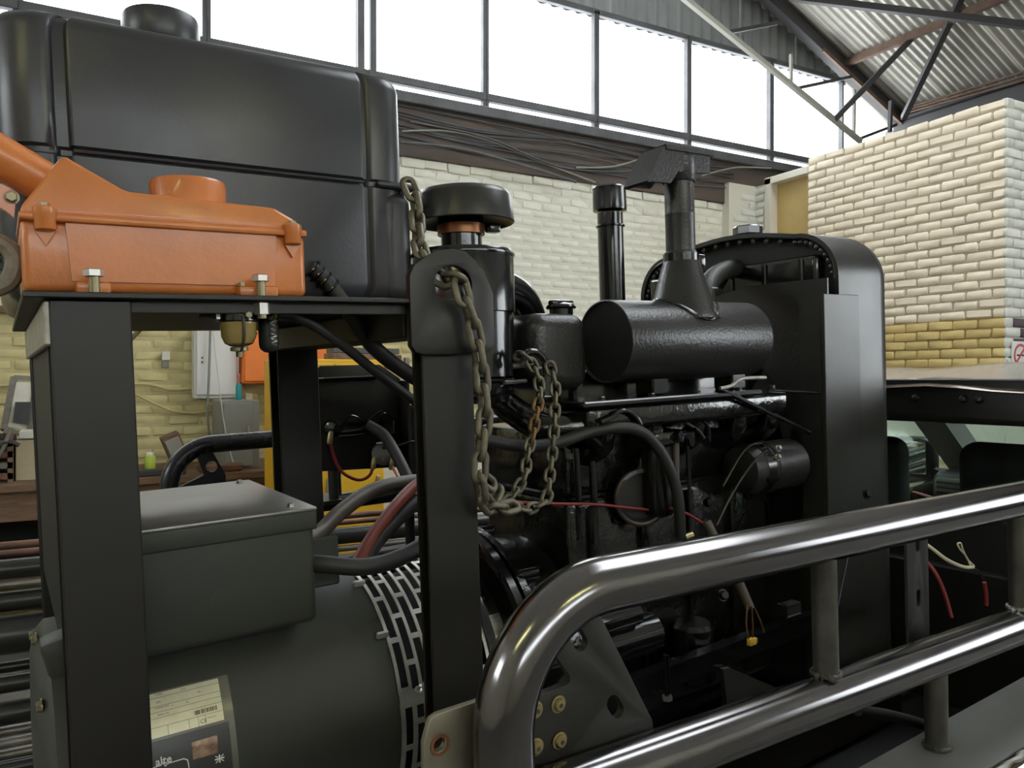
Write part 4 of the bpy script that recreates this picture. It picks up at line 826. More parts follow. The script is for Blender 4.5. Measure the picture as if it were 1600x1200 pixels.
# taped loom hanging at the left of the housing
for i, (pp, r, m, lab) in enumerate([([(-12, 372), (14, 388), (24, 410), (14, 440), (-12, 452)], 0.012, 'loom_tape', 'tan taped cable loom hanging left of the orange housing'), ([(-14, 392), (6, 398), (10, 424), (-14, 438)], 0.013, 'black_gloss', 'glossy black cable loop beside the tan loom')]):
    solo('cable_loom', tube(BM(), cr([T(a, b, y=1.22 + 0.02 * i) for a, b in pp], 6), r, 10), m, lab, 'cable')
# ------------------------------------------------------------------ fuel filter under the platform
ff = thing('fuel_filter', 'small fuel filter with amber glass bowl hanging under the platform', 'fuel filter', T(372, 555, y=1.16))
c = T(372, 500, y=1.16)
def zpx(py, px=372, y=1.16): return T(px, py, y=y).z
part('head', lathe(BM(), [(0.024, 0), (0.028, 0.003), (0.028, 0.012), (0.022, 0.018), (0.022, zpx(470) - zpx(503))], (c.x, c.y, zpx(505)), (0, 0, 1), 24), 'black_gloss', ff)
part('glass_bowl', lathe(BM(), [(0.012, 0), (0.020, 0.004), (0.0245, 0.014), (0.0255, 0.035)], (c.x, c.y, zpx(541)), (0, 0, 1), 24), 'amber_glass', ff)
part('bail_wire', tube(BM(), cr([(c.x, c.y - 0.029, zpx(495)), (c.x, c.y - 0.030, zpx(525)), (c.x, c.y - 0.016, zpx(545)), (c.x, c.y, zpx(548))], 5), 0.0022, 8), 'label_ink', ff)
part('drain', lathe(BM(), [(0.005, 0), (0.005, 0.008), (0.013, 0.009), (0.013, 0.014), (0.007, 0.016)], (c.x, c.y, zpx(558)), (0, 0, 1), 14), 'dull_brass', ff)
part('inlet', tube(BM(), [T(312, 493, y=1.16), T(350, 494, y=1.16)], 0.0045, 8), 'black_gloss', ff)
part('union', lathe(BM(), [(0.009, 0), (0.009, 0.018)], T(336, 494, y=1.16), (1, 0, 0), 6), 'zinc', ff)
p = T(388, 492, y=1.13); part('banjo_bolt', hexbolt(BM(), p, (0, -1, 0), 0.005, 0.005, washer=False), 'dull_brass', ff)
sp = thing('vibration_mount', 'black rubber mount with steel spring beside the fuel filter', 'mount', T(421, 548, y=1.19))
q = T(421, 520, y=1.19)
part('rubber', box(BM(), (T(406, 520, y=1.19).x, 1.18, zpx(551, 421, 1.19)), (T(436, 520, y=1.19).x, 1.21, 0.099), 0.013, 4), 'black_rubber', sp)
part('spring', tube(BM(), [(q.x + 0.002 + 0.005 * math.cos(a), 1.177 + 0.003 * math.sin(a), q.z - 0.02 + 0.0012 * a) for a in [i * 0.5 for i in range(75)]], 0.0014, 6), 'zinc', sp)
part('union_nut', lathe(BM(), [(0.008, 0), (0.008, 0.014)], T(428, 492, y=1.17), (1, 0, 0), 6), 'brass', sp)
# ------------------------------------------------------------------ alternator
AC = V((0, 1.47, -0.64)); AR = 0.235
al = thing('alternator', 'olive grey alternator barrel with terminal box on top', 'alternator', (0.35, 1.47, SK + 0.12))
part('barrel', lathe(BM(), [(AR - 0.02, 0.06), (AR, 0.07), (AR, 0.565)], AC, (1, 0, 0), 72), 'olive_grey', al)
part('end_bell', lathe(BM(), [(0.10, 0.02), (0.19, 0.023), (0.222, 0.030), (0.238, 0.045), (0.238, 0.072), (0.225, 0.076)], AC, (1, 0, 0), 56), 'olive_grey', al)
for a in range(-30, 200, 38):
    d = V((0, -math.cos(math.radians(a)), math.sin(math.radians(a))))
    part('end_bolt', hexbolt(BM(), AC + V((0.030, 0, 0)) + d * 0.222, (-1, 0, 0), 0.008, 0.006), 'dull_brass', al)
part('lug', box(BM(), (0.035, 1.255, -0.425), (0.075, 1.31, -0.37), 0.008, 2, rot=Matrix.Rotation(math.radians(-12), 3, 'Y')), 'olive_grey', al)
part('feet', box(BM(), (0.08, 1.30, SK + 0.12), (0.45, 1.64, AC.z - AR + 0.05), 0.01, 2), 'olive_grey', al)
bx0, bx1, by0, by1, bz0, bz1 = 0.085, 0.434, 1.27, 1.685, -0.43, -0.236
tb = part('terminal_box', box(BM(), (bx0, by0, bz0), (bx1, by1, bz1 - 0.004), 0.012, 4), 'olive_grey', al)
part('box_lid', box(BM(), (bx0 - 0.004, by0 - 0.005, bz1 - 0.004), (bx1 + 0.004, by1 + 0.004, bz1 + 0.002), 0.002, 2), 'box_lid', tb)
part('lid_skirt', box(BM(), (bx0 - 0.004, by0 - 0.005, bz1 - 0.036), (bx1 + 0.004, by0 + 0.01, bz1 - 0.003), 0.004, 3), 'olive_grey', tb)
part('knockout', lathe(BM(), [(0.019, 0), (0.019, 0.0012), (0.016, 0.0016)], T(346, 936, y=by0), (0, -1, 0), 28), 'olive_grey', tb)
part('saddle', box(BM(), (bx0 + 0.02, by0 + 0.06, bz0 - 0.06), (bx1 - 0.03, by1 - 0.06, bz0 + 0.01), 0.006, 1), 'deep_black', tb)
for x, y in ((bx1 - 0.03, by0 + 0.03), (bx1 - 0.025, by1 - 0.03), (bx0 + 0.03, by1 - 0.03)): part('lid_screw', hexbolt(BM(), (x, y, bz1 + 0.003), (0, 0, 1), 0.0055, 0.005), 'zinc', tb)
lb_ = part('lifting_lug', box(BM(), (bx1 + 0.0, 1.36, -0.40), (bx1 + 0.075, 1.368, -0.31), 0.003, 1), 'olive_grey', al)
# vent band: a sheet bent round the barrel with two rows of slots, one row low down
def band(bm, a0, a1, x0, x1, rows, slot_deg, gap_deg, r, stagger=True, bar_w=0.0055):
    """perforated sleeve: longitudinal bars joined by bridges, angle measured up from the near side"""
    def P(x, a, rr): a = math.radians(a); return V((x, AC.y - math.cos(a) * rr, AC.z + math.sin(a) * rr))
    def arc_strip(xa_, xb_, aa, ab):
        n = max(1, int((ab - aa) / 3)); th = 0.0022
        for i in range(n):
            q0 = aa + (ab - aa) * i / n; q1 = aa + (ab - aa) * (i + 1) / n
            A = [bm.verts.new(P(x, a, rr)) for rr in (r, r + th) for (x, a) in ((xa_, q0), (xb_, q0), (xb_, q1), (xa_, q1))]
            for f in ((4, 5, 6, 7), (0, 3, 2, 1), (0, 1, 5, 4), (1, 2, 6, 5), (2, 3, 7, 6), (3, 0, 4, 7)): bm.faces.new([A[k] for k in f])
    w = (x1 - x0 - bar_w) / rows
    for k in range(rows + 1): arc_strip(x0 + k * w, x0 + k * w + bar_w, a0, a1)
    for k in range(rows):
        a = a0 + ((slot_deg + gap_deg) / 2 if stagger and k % 2 else 0)
        while a < a1:
            arc_strip(x0 + k * w + bar_w, x0 + (k + 1) * w, a, min(a + gap_deg, a1)); a += slot_deg + gap_deg
    return bm
part('vent_core', lathe(BM(), [(AR - 0.004, 0.566), (AR - 0.035, 0.57), (AR - 0.035, 0.75), (AR - 0.004, 0.755)], AC, (1, 0, 0), 56), 'deep_black', al)
part('vent_screen', band(BM(), 14, 170, 0.563, 0.757, 9, 19, 2.4, AR + 0.001, bar_w=0.0065), 'galvanised', al, None)
part('vent_screen', band(BM(), -75, 10, 0.563, 0.757, 8, 19, 2.4, AR + 0.001, bar_w=0.0090), 'galvanised', al, None)
def AP(x, deg, rr=AR + 0.004): a = math.radians(deg); return V((x, AC.y - math.cos(a) * rr, AC.z + math.sin(a) * rr))
bm = BM()
for i in range(10):
    a0, a1 = 8 + i * 0.7, 8 + (i + 1) * 0.7
    bm.faces.new([bm.verts.new(AP(x, a)) for x, a in ((0.563, a0), (0.757, a0), (0.757, a1), (0.563, a1))])
part('screen_joint', bm, 'galvanised', al)
for x in (0.60, 0.66, 0.72):
    d = AP(x, 13, 1) - AP(x, 13, 0); part('screen_screw', lathe(BM(), [(0.007, 0), (0.007, 0.002), (0.003, 0.003), (0.003, 0.016)], AP(x, 14, AR + 0.005), d + V((0, 0, 0.9)), 10), 'zinc', al)
for deg in (40, 70, 100): part('screen_clip', box(BM(), AP(0.553, deg) - V((0.008, 0.004, 0.006)), AP(0.565, deg) + V((0.004, 0.004, 0.006)), 0.002, 1), 'galvanised', al)
# rating plate on the barrel
def LP(px, py, rr=AR + 0.0006):
    d = _TI @ _ray(px, py); a = d.y ** 2 + d.z ** 2; b = -2 * (d.y * AC.y + d.z * AC.z); cc = AC.y ** 2 + AC.z ** 2 - rr ** 2
    k = (-b - math.sqrt(max(0, b * b - 4 * a * cc))) / (2 * a); return d * k
def ang(p): return math.degrees(math.atan2(p.z - AC.z, AC.y - p.y))
def patch(bm, x0, x1, a0, a1, rr, n=10):
    prev = None
    for i in range(n + 1):
        a = a0 + (a1 - a0) * i / n; cur = [bm.verts.new(AP(x0, a, rr)), bm.verts.new(AP(x1, a, rr))]
        if prev: bm.faces.new((prev[0], prev[1], cur[1], cur[0]))
        prev = cur
    return bm
tl = LP(340, 1060); br = LP(348, 1125); fl = LP(362, 1052)
lx1 = tl.x; la1 = ang(tl); la0 = ang(br); lx0 = lx1 - 0.15
st = part('sticker', patch(BM(), lx0 - 0.02, LP(363, 1100).x, ang(LP(330, 1215)), ang(fl), AR + 0.0006, 16), 'label_film', al, None)
part('sticker_print', patch(BM(), lx0 - 0.02, lx1 + 0.006, ang(LP(330, 1215)), la0 - 1.0, AR + 0.0010, 12), 'label_dark', st, None)
rp = part('rating_plate', patch(BM(), lx0, lx1, la0, la1, AR + 0.0016), 'label_silver', al, None)
LW = lx1 - lx0; LH = math.radians(la1 - la0) * AR
def on_label(u, v, rr=AR + 0.0022): return AP(lx0 + u, la0 + math.degrees(v / AR), rr)
def rule(bm, u0, v0, u1, v1, n=8):
    prev = None
    for i in range(n + 1):
        t = i / n; cur = [bm.verts.new(on_label(u0, v0 + (v1 - v0) * t)), bm.verts.new(on_label(u1, v0 + (v1 - v0) * t))]
        if prev: bm.faces.new((prev[0], prev[1], cur[1], cur[0]))
        prev = cur
bm = BM()
for f in (0.22, 0.42, 0.55, 0.68, 0.88): rule(bm, 0, LH * f, LW, LH * f + 0.0005, 2)
for f in (0.30, 0.46, 0.66, 0.75, 0.82): rule(bm, LW * f, 0, LW * f + 0.0005, LH * 0.22)
x = LW * 0.72
for k in range(16):
    wdt = random.choice((0.0006, 0.0009, 0.0016)); rule(bm, x, LH * 0.27, x + wdt, LH * 0.37); x += wdt + random.choice((0.0007, 0.0012))
part('plate_rules', bm, 'label_ink', rp, None)
bm = BM()
for (s, u, v, sz) in [('TYPE', 0.38, 0.93, 0.0045), ('CE', 0.765, 0.05, 0.0085), ('kVA', 0.38, 0.76, 0.004), ('V', 0.52, 0.60, 0.004), ('Hz', 0.78, 0.76, 0.004), ('A', 0.66, 0.60, 0.004), ('SERIAL No', 0.38, 0.47, 0.0035), ('CONNECTION', 0.36, 0.63, 0.003), ('COS', 0.62, 0.92, 0.004), ('MADE IN', 0.84, 0.12, 0.003)]:
    text_bm(bm, s, sz, lambda a, b, u=u, v=v: on_label(LW * u + a, LH * v + b))
part('plate_text', bm, 'label_ink', rp, None)
part('hologram_seal', patch(BM(), LP(300, 1170).x, LP(341, 1170).x, ang(LP(320, 1182)), ang(LP(320, 1154)), AR + 0.0018, 4), 'hologram', al, None)
lo_ = LP(243, 1196); 
bm = BM(); text_bm(bm, 'alte', 0.0155, lambda a, b: AP(lo_.x + 0.0 + a, ang(lo_) + math.degrees((b - 0.001) / AR), AR + 0.0018), True); part('maker_lettering', bm, 'label_white', al, None)
bm = BM(); lp = LP(294, 1190)
def logo_pt(u, v): return AP(lp.x + u, ang(lp) + math.degrees(v / AR), AR + 0.0018)
pth = [(-0.062, 0.006), (-0.038, 0.006), (-0.035, 0.010), (-0.032, 0.003), (-0.029, 0.006), (-0.006, 0.006), (-0.001, 0.003), (0.0, -0.004), (0.0, -0.02)]
for (a, b), (c_, d_) in zip(pth, pth[1:]): tube(bm, [logo_pt(a, b), logo_pt(c_, d_)], 0.0009, 6)
part('maker_outline', bm, 'label_white', al, None)
bm = BM(); jp = LP(343, 1185)
for u0, v0, u1, v1 in ((-0.007, -0.001, 0.007, 0.001), (-0.001, -0.006, 0.001, 0.006)): patch(bm, jp.x + u0, jp.x + u1, ang(jp) + math.degrees(v0 / AR), ang(jp) + math.degrees(v1 / AR), AR + 0.0018, 2)
for su in (-1, 1):
    for sv in (-1, 1): tube(bm, [AP(jp.x + su * 0.002, ang(jp) + math.degrees(sv * 0.002 / AR), AR + 0.0018), AP(jp.x + su * 0.006, ang(jp) + math.degrees(sv * 0.005 / AR), AR + 0.0018)], 0.0008, 4)
part('flag_mark', bm, 'label_white', al, None)
# ------------------------------------------------------------------ engine
en = thing('diesel_engine', 'black painted diesel engine block between alternator and radiator', 'engine', (1.3, 1.5, SK + 0.12))
EC = AC + V((0, 0, 0.0))
part('adapter_ring', lathe(BM(), [(0.20, 0.757), (0.246, 0.758), (0.246, 0.775), (0.225, 0.778), (0.225, 0.812), (0.265, 0.815), (0.282, 0.822), (0.282, 0.838), (0.262, 0.845)], EC, (1, 0, 0), 64), 'black_gloss', en)
part('flywheel_housing', lathe(BM(), [(0.262, 0.845), (0.278, 0.85), (0.278, 0.866), (0.255, 0.870), (0.250, 0.93), (0.238, 0.955), (0.238, 0.985), (0.20, 1.01), (0.15, 1.03)], EC, (1, 0, 0), 64), 'black_cast', en)
part('bright_strip', patch(BM(), 0.781, 0.811, 25, 38, 0.2262, 6), 'polished', en, None)
for deg in range(-10, 170, 20):
    a = math.radians(deg); d = V((0, -math.cos(a), math.sin(a)))
    part('housing_bolt', hexbolt(BM(), EC + V((0.819, 0, 0)) + d * 0.268, (-1, 0, 0), 0.008, 0.007), 'black_gloss', en)
    if deg % 40 == 10: part('flange_lug', cyl(BM(), EC + V((0.868, 0, 0)) + d * 0.262, EC + V((0.915, 0, 0)) + d * 0.262, 0.012, 12, 0.003), 'black_gloss', en)
part('block', box(BM(), (1.0, 1.30, -0.83), (1.66, 1.64, -0.30), 0.02, 3), 'black_cast', en)
part('sump', box(BM(), (1.02, 1.33, SK + 0.10), (1.64, 1.61, -0.82), 0.03, 3), 'black_gloss', en)
part('cylinder_head', box(BM(), (1.0, 1.31, -0.30), (1.68, 1.66, -0.155), 0.012, 2), 'black_cast', en)
part('head_gasket', box(BM(), (0.995, 1.305, -0.303), (1.685, 1.665, -0.297)), 'black_gloss', en)
part('rocker_cover', box(BM(), (1.06, 1.34, -0.16), (1.66, 1.64, -0.02), 0.03, 4), 'black_gloss', en)
part('manifold', box(BM(), (0.98, 1.20, -0.150), (1.62, 1.36, -0.095), 0.014, 3), 'black_cast', en)
part('manifold_flange', box(BM(), (0.96, 1.185, -0.097), (1.50, 1.36, -0.085), 0.003, 1), 'black_gloss', en)
for x in (1.02, 1.16, 1.30, 1.44, 1.56):
    part('manifold_stud', hexbolt(BM(), (x, 1.205, -0.085), (0, 0, 1), 0.008, 0.008), 'black_gloss', en)
    part('runner', tube(BM(), cr([(x + 0.04, 1.24, -0.12), (x + 0.04, 1.255, -0.18), (x + 0.04, 1.31, -0.21)], 5), 0.026, 14), 'black_gloss', en)
for x in (1.05, 1.2, 1.35, 1.5):
    part('cylinder_rib', box(BM(), (x, 1.285, -0.78), (x + 0.02, 1.31, -0.32), 0.004, 1), 'black_cast', en)
    part('side_cover_bolt', hexbolt(BM(), (x + 0.08, 1.30, -0.36), (0, -1, 0), 0.010, 0.008), 'black_gloss', en)
hs = thing('thermostat_housing', 'rounded black coolant housing with winged cap beside the muffler', 'housing', T(858, 600, y=1.40))
part('body', box(BM(), (T(819, 540, y=1.28).x + 0.026, 1.285, -0.065), (1.065, 1.42, 0.100), 0.036, 6), 'black_muffler', hs, 60)
part('collar', lathe(BM(), [(0.026, 0), (0.026, 0.018), (0.02, 0.02)], (T(877, 488, y=1.35).x, 1.35, 0.095), (0, 0, 1), 24), 'black_gloss', hs)
cp = part('cap', lathe(BM(), [(0.031, 0.017), (0.034, 0.021), (0.031, 0.026), (0.014, 0.032), (0.004, 0.033)], (T(877, 488, y=1.35).x, 1.35, 0.095), (0, 0, 1), 28), 'black_gloss', hs)
part('cap_wing', box(BM(), (T(877, 488, y=1.35).x - 0.03, 1.34, 0.119), (T(877, 488, y=1.35).x + 0.03, 1.36, 0.132), 0.005, 2), 'black_gloss', cp)
# fuel filters, pump and pipes on the near side of the block
fp = T(1028, 735, y=1.25)
f_ = part('filter_canister', lathe(BM(), [(0.012, -0.125), (0.03, -0.118), (0.036, -0.10), (0.036, 0.035), (0.032, 0.04)], (fp.x, 1.25, fp.z + 0.02), (0, 0, 1), 28), 'black_gloss', en)
part('filter_head', box(BM(), (fp.x - 0.042, 1.21, fp.z + 0.058), (fp.x + 0.06, 1.30, fp.z + 0.09), 0.008, 2), 'black_cast', f_)
pp = T(1000, 775, y=1.275)
part('pump_flange', lathe(BM(), [(0.062, 0), (0.062, 0.012), (0.054, 0.014), (0.05, 0.004), (0.02, 0.004)], pp, (-0.35, -1, 0), 40), 'black_muffler', en)
part('pump_ring', tube(BM(), [pp + V((-0.008, -0.014, 0)) + (V((0.94, -0.33, 0)) * math.cos(a) + V((0, 0, 1)) * math.sin(a)) * 0.060 for a in [math.pi * (0.75 + 0.95 * i / 24) for i in range(25)]], 0.0065, 8), 'worn_brown', en)
def pipe(name, pp, y, r, m, par=en, k=6, n=10): return part(name, tube(BM(), cr([T(a, b, y=(y if not isinstance(y, (list, tuple)) else y[i])) for i, (a, b) in enumerate(pp)], k), r, n), m, par)
pipe('fuel_pipe', [(1056, 690), (1057, 790)], 1.215, 0.0075, 'brown_hose'); pipe('fuel_pipe', [(1074, 690), (1077, 760), (1079, 840)], 1.205, 0.005, 'black_gloss')
for px, py in ((1057, 683), (1074, 690)):
    p = T(px, py, y=1.21); part('pipe_union', lathe(BM(), [(0.014, -0.012), (0.014, 0.012)], p, (0.3, -1, 0.1), 6), 'black_gloss', en)
part('union_block', box(BM(), T(1047, 692, y=1.24), T(1085, 672, y=1.21), 0.006, 2), 'black_gloss', en)
pipe('breather_loop', [(938, 660), (958, 651), (965, 644), (978, 642), (993, 652), (1004, 672), (1006, 682)], 1.19, 0.0055, 'black_gloss')
pipe('return_pipe', [(1080, 655), (1094, 655), (1106, 667), (1108, 690)], 1.22, 0.005, 'black_gloss'); pipe('return_pipe', [(1070, 660), (1090, 672), (1100, 685)], 1.22, 0.0045, 'dull_line')
pipe('control_rod', [(1125, 607), (1142, 603), (1160, 592), (1196, 590)], 1.17, 0.0042, 'cut_steel'); 
pipe('lever', [(1125, 607), (1170, 630), (1265, 676)], 1.19, 0.006, 'black_gloss')
pipe('injector_line', [(1120, 820), (1145, 770), (1175, 725), (1198, 703)], 1.20, 0.0026, 'dull_line'); pipe('injector_line', [(1130, 760), (1155, 715), (1172, 696), (1190, 692)], 1.22, 0.0024, 'dull_line')
pipe('dip_tube', [(925, 720), (929, 800), (930, 850)], 1.26, 0.008, 'black_gloss'); pipe('dip_tube', [(900, 700), (905, 790)], 1.27, 0.007, 'black_gloss')
p = T(912, 692, y=1.22); part('intake_elbow', tube(BM(), cr([T(765, 610, y=1.37), T(800, 640, y=1.33), T(850, 668, y=1.27), T(915, 668, y=1.24), T(935, 690, y=1.27)], 6), 0.030, 16), 'black_cast', en)
part('water_pump', lathe(BM(), [(0.06, 0), (0.075, 0.02), (0.075, 0.07), (0.05, 0.09), (0.05, 0.13)], (1.66, 1.47, -0.30), (1, 0, 0), 32), 'black_cast', en)
part('fan_pulley', lathe(BM(), [(0.085, 0), (0.085, 0.008), (0.07, 0.016), (0.085, 0.024), (0.085, 0.032)], (1.745, 1.47, -0.45), (1, 0, 0), 32), 'black_gloss', en)
ga = T(1168, 735, y=1.24); gb = T(1262, 728, y=1.24)
gen = part('charging_alternator', lathe(BM(), [(0.03, -0.03), (0.055, -0.02), (0.062, 0.0), (0.062, 0.05), (0.066, 0.054), (0.066, 0.066), (0.062, 0.07), (0.062, 0.17), (0.05, 0.18)], (ga.x + 0.01, 1.255, ga.z), (1, 0, 0), 36), 'black_muffler', en)
part('clamp_band', lathe(BM(), [(0.0635, 0.012), (0.0635, 0.042)], (ga.x + 0.01, 1.255, ga.z), (1, 0, 0), 36, cap=False), 'black_gloss', gen)
for dz in (0.03, 0.052): part('terminal_stud', hexbolt(BM(), (ga.x + 0.06, 1.195 + (0.055 - dz) * .1, ga.z + dz), (0, -1, 0.5), 0.006, 0.008), 'zinc', gen)
for sx in (0.02, 0.05): part('band_screw', hexbolt(BM(), (ga.x + sx, 1.193, ga.z - 0.02), (0, -1, -0.2), 0.006, 0.005), 'black_gloss', gen)
part('starter_motor', lathe(BM(), [(0.035, 0), (0.045, 0.01), (0.045, 0.20), (0.035, 0.21)], (1.0, 1.27, -0.62), (1, 0, 0), 28), 'black_gloss', en)
part('solenoid', lathe(BM(), [(0.025, 0), (0.028, 0.01), (0.028, 0.11), (0.02, 0.12)], (1.02, 1.245, -0.555), (1, 0, 0), 24), 'black_gloss', en)
part('oil_filter', lathe(BM(), [(0.04, 0), (0.048, 0.01), (0.048, 0.13), (0.03, 0.145)], (1.32, 1.255, -0.62), (0, 0, -1), 28), 'black_gloss', en)
a = T(985, 1082, y=1.18); b = T(1112, 1040, y=1.18)
part('engine_rail', bar(BM(), V((0.86, 1.19, a.z - 0.0)), V((1.75, 1.19, b.z + 0.02)), 0.03, 0.045), 'black_gloss', en)
p = T(1042, 1068, y=1.16); part('rail_bolt', tube(BM(), [p + V((0, 0, 0.06)), p + V((0, 0, -0.03))], 0.006, 10), 'black_gloss', en); part('rail_nut', lathe(BM(), [(0.011, 0), (0.011, 0.009)], p + V((0, 0, -0.035)), (0, 0, 1), 6), 'zinc', en)
part('mount_bracket', prism(BM(), [T(1130, 1046, y=1.16), T(1142, 1044, y=1.16), T(1230, 1082, y=1.16), T(1230, 1140, y=1.16), T(1140, 1140, y=1.16)], (0, 0.012, 0)), 'gusset_grey', en)
part('mount_tab', box(BM(), T(1218, 962, y=1.18), T(1250, 940, y=1.16), 0.003, 1), 'gusset_grey', en)
for px, py in ((1130, 930), (1355, 772), (1190, 1005), (1265, 1165)):
    p = T(px, py, y=1.25 if px < 1300 else 1.19); part('casting_bolt', hexbolt(BM(), p, (-0.2, -1, 0.3), 0.011, 0.010), 'black_gloss', en)
p = T(1075, 838, y=1.19); part('hose_tail', lathe(BM(), [(0.008, -0.012), (0.008, 0.012)], p, (1, 0, 0.1), 12), 'brass', en)
# ------------------------------------------------------------------ air cleaner
ac = thing('air_cleaner', 'black canister air cleaner with mushroom rain cap', 'air cleaner', (0.800, 1.37, -0.06))
c0 = V((0.800, 1.37, 0)); r0 = 0.106
part('canister', lathe(BM(), [(r0 - 0.012, -0.03), (r0 - 0.004, -0.028), (r0 - 0.004, 0.10), (r0, 0.102), (r0, 0.222), (r0 - 0.004, 0.228), (0.05, 0.234)], c0, (0, 0, 1), 48), 'black_gloss', ac)
part('top_bead', tube(BM(), [c0 + V((math.cos(a) * r0, math.sin(a) * r0, 0.218)) for a in [2 * math.pi * i / 48 for i in range(48)]], 0.003, 6, closed=True), 'black_gloss', ac)
part('dust_cup', lathe(BM(), [(0.05, -0.085), (0.085, -0.08), (0.098, -0.06), (0.098, -0.035), (0.102, -0.03)], c0, (0, 0, 1), 48), 'black_gloss', ac)
cb = part('cup_clamp', tube(BM(), [c0 + V((math.cos(a) * 0.102, math.sin(a) * 0.102, -0.036)) for a in [2 * math.pi * i / 48 for i in range(48)]], 0.005, 8, closed=True), 'black_gloss', ac)
part('clamp_screw', tube(BM(), [c0 + V((0.02, -0.112, -0.04)), c0 + V((0.09, -0.085, -0.04))], 0.004, 8), 'zinc', cb)
part('neck', lathe(BM(), [(0.046, 0.226), (0.042, 0.23), (0.042, 0.262), (0.047, 0.263), (0.047, 0.30)], c0, (0, 0, 1), 32), 'black_gloss', ac)
ck = part('neck_clamp', lathe(BM(), [(0.0485, 0.262), (0.0485, 0.282)], c0, (0, 0, 1), 32, cap=False), 'copper_clamp', ac)
part('clamp_screw', box(BM(), c0 + V((0.035, -0.058, 0.263)), c0 + V((0.06, -0.035, 0.281)), 0.003, 2), 'black_gloss', ck)
part('rain_cap', lathe(BM(), [(0.03, 0.310), (0.05, 0.308), (0.092, 0.292), (0.101, 0.285), (0.1035, 0.287), (0.098, 0.338), (0.091, 0.349), (0.06, 0.357), (0.02, 0.361), (0.001, 0.361)], c0 + V((0.008, 0, 0)), (0, 0, 1), 56), 'hood_black', ac, 50)
part('outlet_elbow', tube(BM(), cr([c0 + V((0.08, 0.03, 0.165)), c0 + V((0.12, 0.04, 0.165)), c0 + V((0.18, 0.065, 0.15)), c0 + V((0.225, 0.09, 0.115)), c0 + V((0.245, 0.10, 0.06)), c0 + V((0.25, 0.10, -0.04))], 6), 0.036, 22), 'black_gloss', ac, 60)
part('elbow_clamp', tube(BM(), [c0 + V((0.125, 0.042 + math.cos(a) * 0.038, 0.164 + math.sin(a) * 0.038)) for a in [2 * math.pi * i / 28 for i in range(28)]], 0.0035, 6, closed=True), 'black_gloss', ac)
# ------------------------------------------------------------------ muffler and exhaust
MA = V((0, 1.27, 0.036)); MR = 0.0905; mx0 = 1.088; mx1 = 1.548
mf = thing('exhaust_muffler', 'horizontal black cylinder muffler with conical outlet', 'muffler', (1.36, 1.27, MA.z - MR))
part('shell', lathe(BM(), [(MR - 0.006, mx0 + 0.006), (MR - 0.003, mx0), (MR, mx0 + 0.001), (MR, mx1 - 0.012), (MR - 0.004, mx1 - 0.004), (MR - 0.012, mx1), (0.02, mx1 + 0.004)], MA, (1, 0, 0), 72, cap=False), 'black_muffler', mf, 50)
part('end_disc', lathe(BM(), [(0.001, mx0 + 0.0055), (MR - 0.005, mx0 + 0.005), (MR - 0.005, mx0 + 0.02)], MA, (1, 0, 0), 56), 'black_muffler', mf, 40)
sx = T(1064, 405, y=1.27).x; cn = V((sx, 1.27, 0))
part('outlet_cone', lathe(BM(), [(0.088, 0.085), (0.076, 0.104), (0.040, 0.222), (0.038, 0.226)], cn, (0, 0, 1), 40, cap=False), 'black_muffler', mf, 50)
st_ = part('stack_pipe', lathe(BM(), [(0.0375, 0.205), (0.0375, 0.24), (0.034, 0.242), (0.034, 0.326), (0.0345, 0.328), (0.034, 0.330), (0.034, 0.405)], cn, (0, 0, 1), 36), 'black_muffler', mf)
cl_ = part('pipe_clamp', lathe(BM(), [(0.041, 0.208), (0.041, 0.236)], cn, (0, 0, 1), 36, cap=False), 'black_gloss', mf)
part('clamp_ear', box(BM(), cn + V((0.036, -0.02, 0.207)), cn + V((0.062, 0.006, 0.236)), 0.003, 2), 'black_gloss', cl_)
part('weld_seam', tube(BM(), [cn + V((math.cos(a) * 0.080, math.sin(a) * 0.080, 0)) + V((0, 0, MA.z + math.sqrt(max(0, (MR + 0.001) ** 2 - (math.sin(a) * 0.080) ** 2)))) for a in [2 * math.pi * i / 48 for i in range(48)]], 0.0045, 8, closed=True), 'black_gloss', mf)
rc = part('rain_flap_collar', lathe(BM(), [(0.037, 0.400), (0.0395, 0.404), (0.0395, 0.455), (0.036, 0.458)], cn, (0, 0, 1), 32), 'black_muffler', mf)
q = lambda px, py, y: T(px, py, y=y)
FK = [q(1022, 236, 1.27), q(1092, 247, 1.27), q(1092, 276, 1.27), q(1043, 273, 1.27), q(1031, 291, 1.27), q(995, 288, 1.27)]
for dy in (-0.034, 0.028): part('flap_cheek', prism(BM(), [p + V((0, dy, 0)) for p in FK], (0, 0.006, 0)), 'black_muffler', rc)
part('flap_lid', prism(BM(), [p + V((0, -0.040, 0)) for p in (q(1020, 232, 1.27), q(1096, 243, 1.27), q(1096, 250, 1.27), q(1022, 239, 1.27))], (0, 0.08, 0)), 'black_muffler', rc)
part('flap_plate', prism(BM(), [p + V((0, -0.038, 0)) for p in (q(1018, 234, 1.27), q(1023, 236, 1.27), q(997, 291, 1.27), q(992, 288, 1.27))], (0, 0.076, 0)), 'black_muffler', rc)
part('mount_leg', box(BM(), (1.2, 1.24, -0.085), (1.25, 1.30, -0.045), 0.004, 1), 'black_gloss', mf); part('mount_leg', box(BM(), (1.46, 1.24, -0.085), (1.51, 1.30, -0.045), 0.004, 1), 'black_gloss', mf)
bp_ = T(955, 400, y=1.6)
br_ = thing('breather_pipe', 'tall black vertical pipe with wide collar behind the muffler', 'pipe', (bp_.x, 1.6, -0.08))
part('pipe', lathe(BM(), [(0.036, -0.08), (0.035, 0.10), (0.035, 0.395)], (bp_.x, 1.6, 0), (0, 0, 1), 32), 'black_gloss', br_)
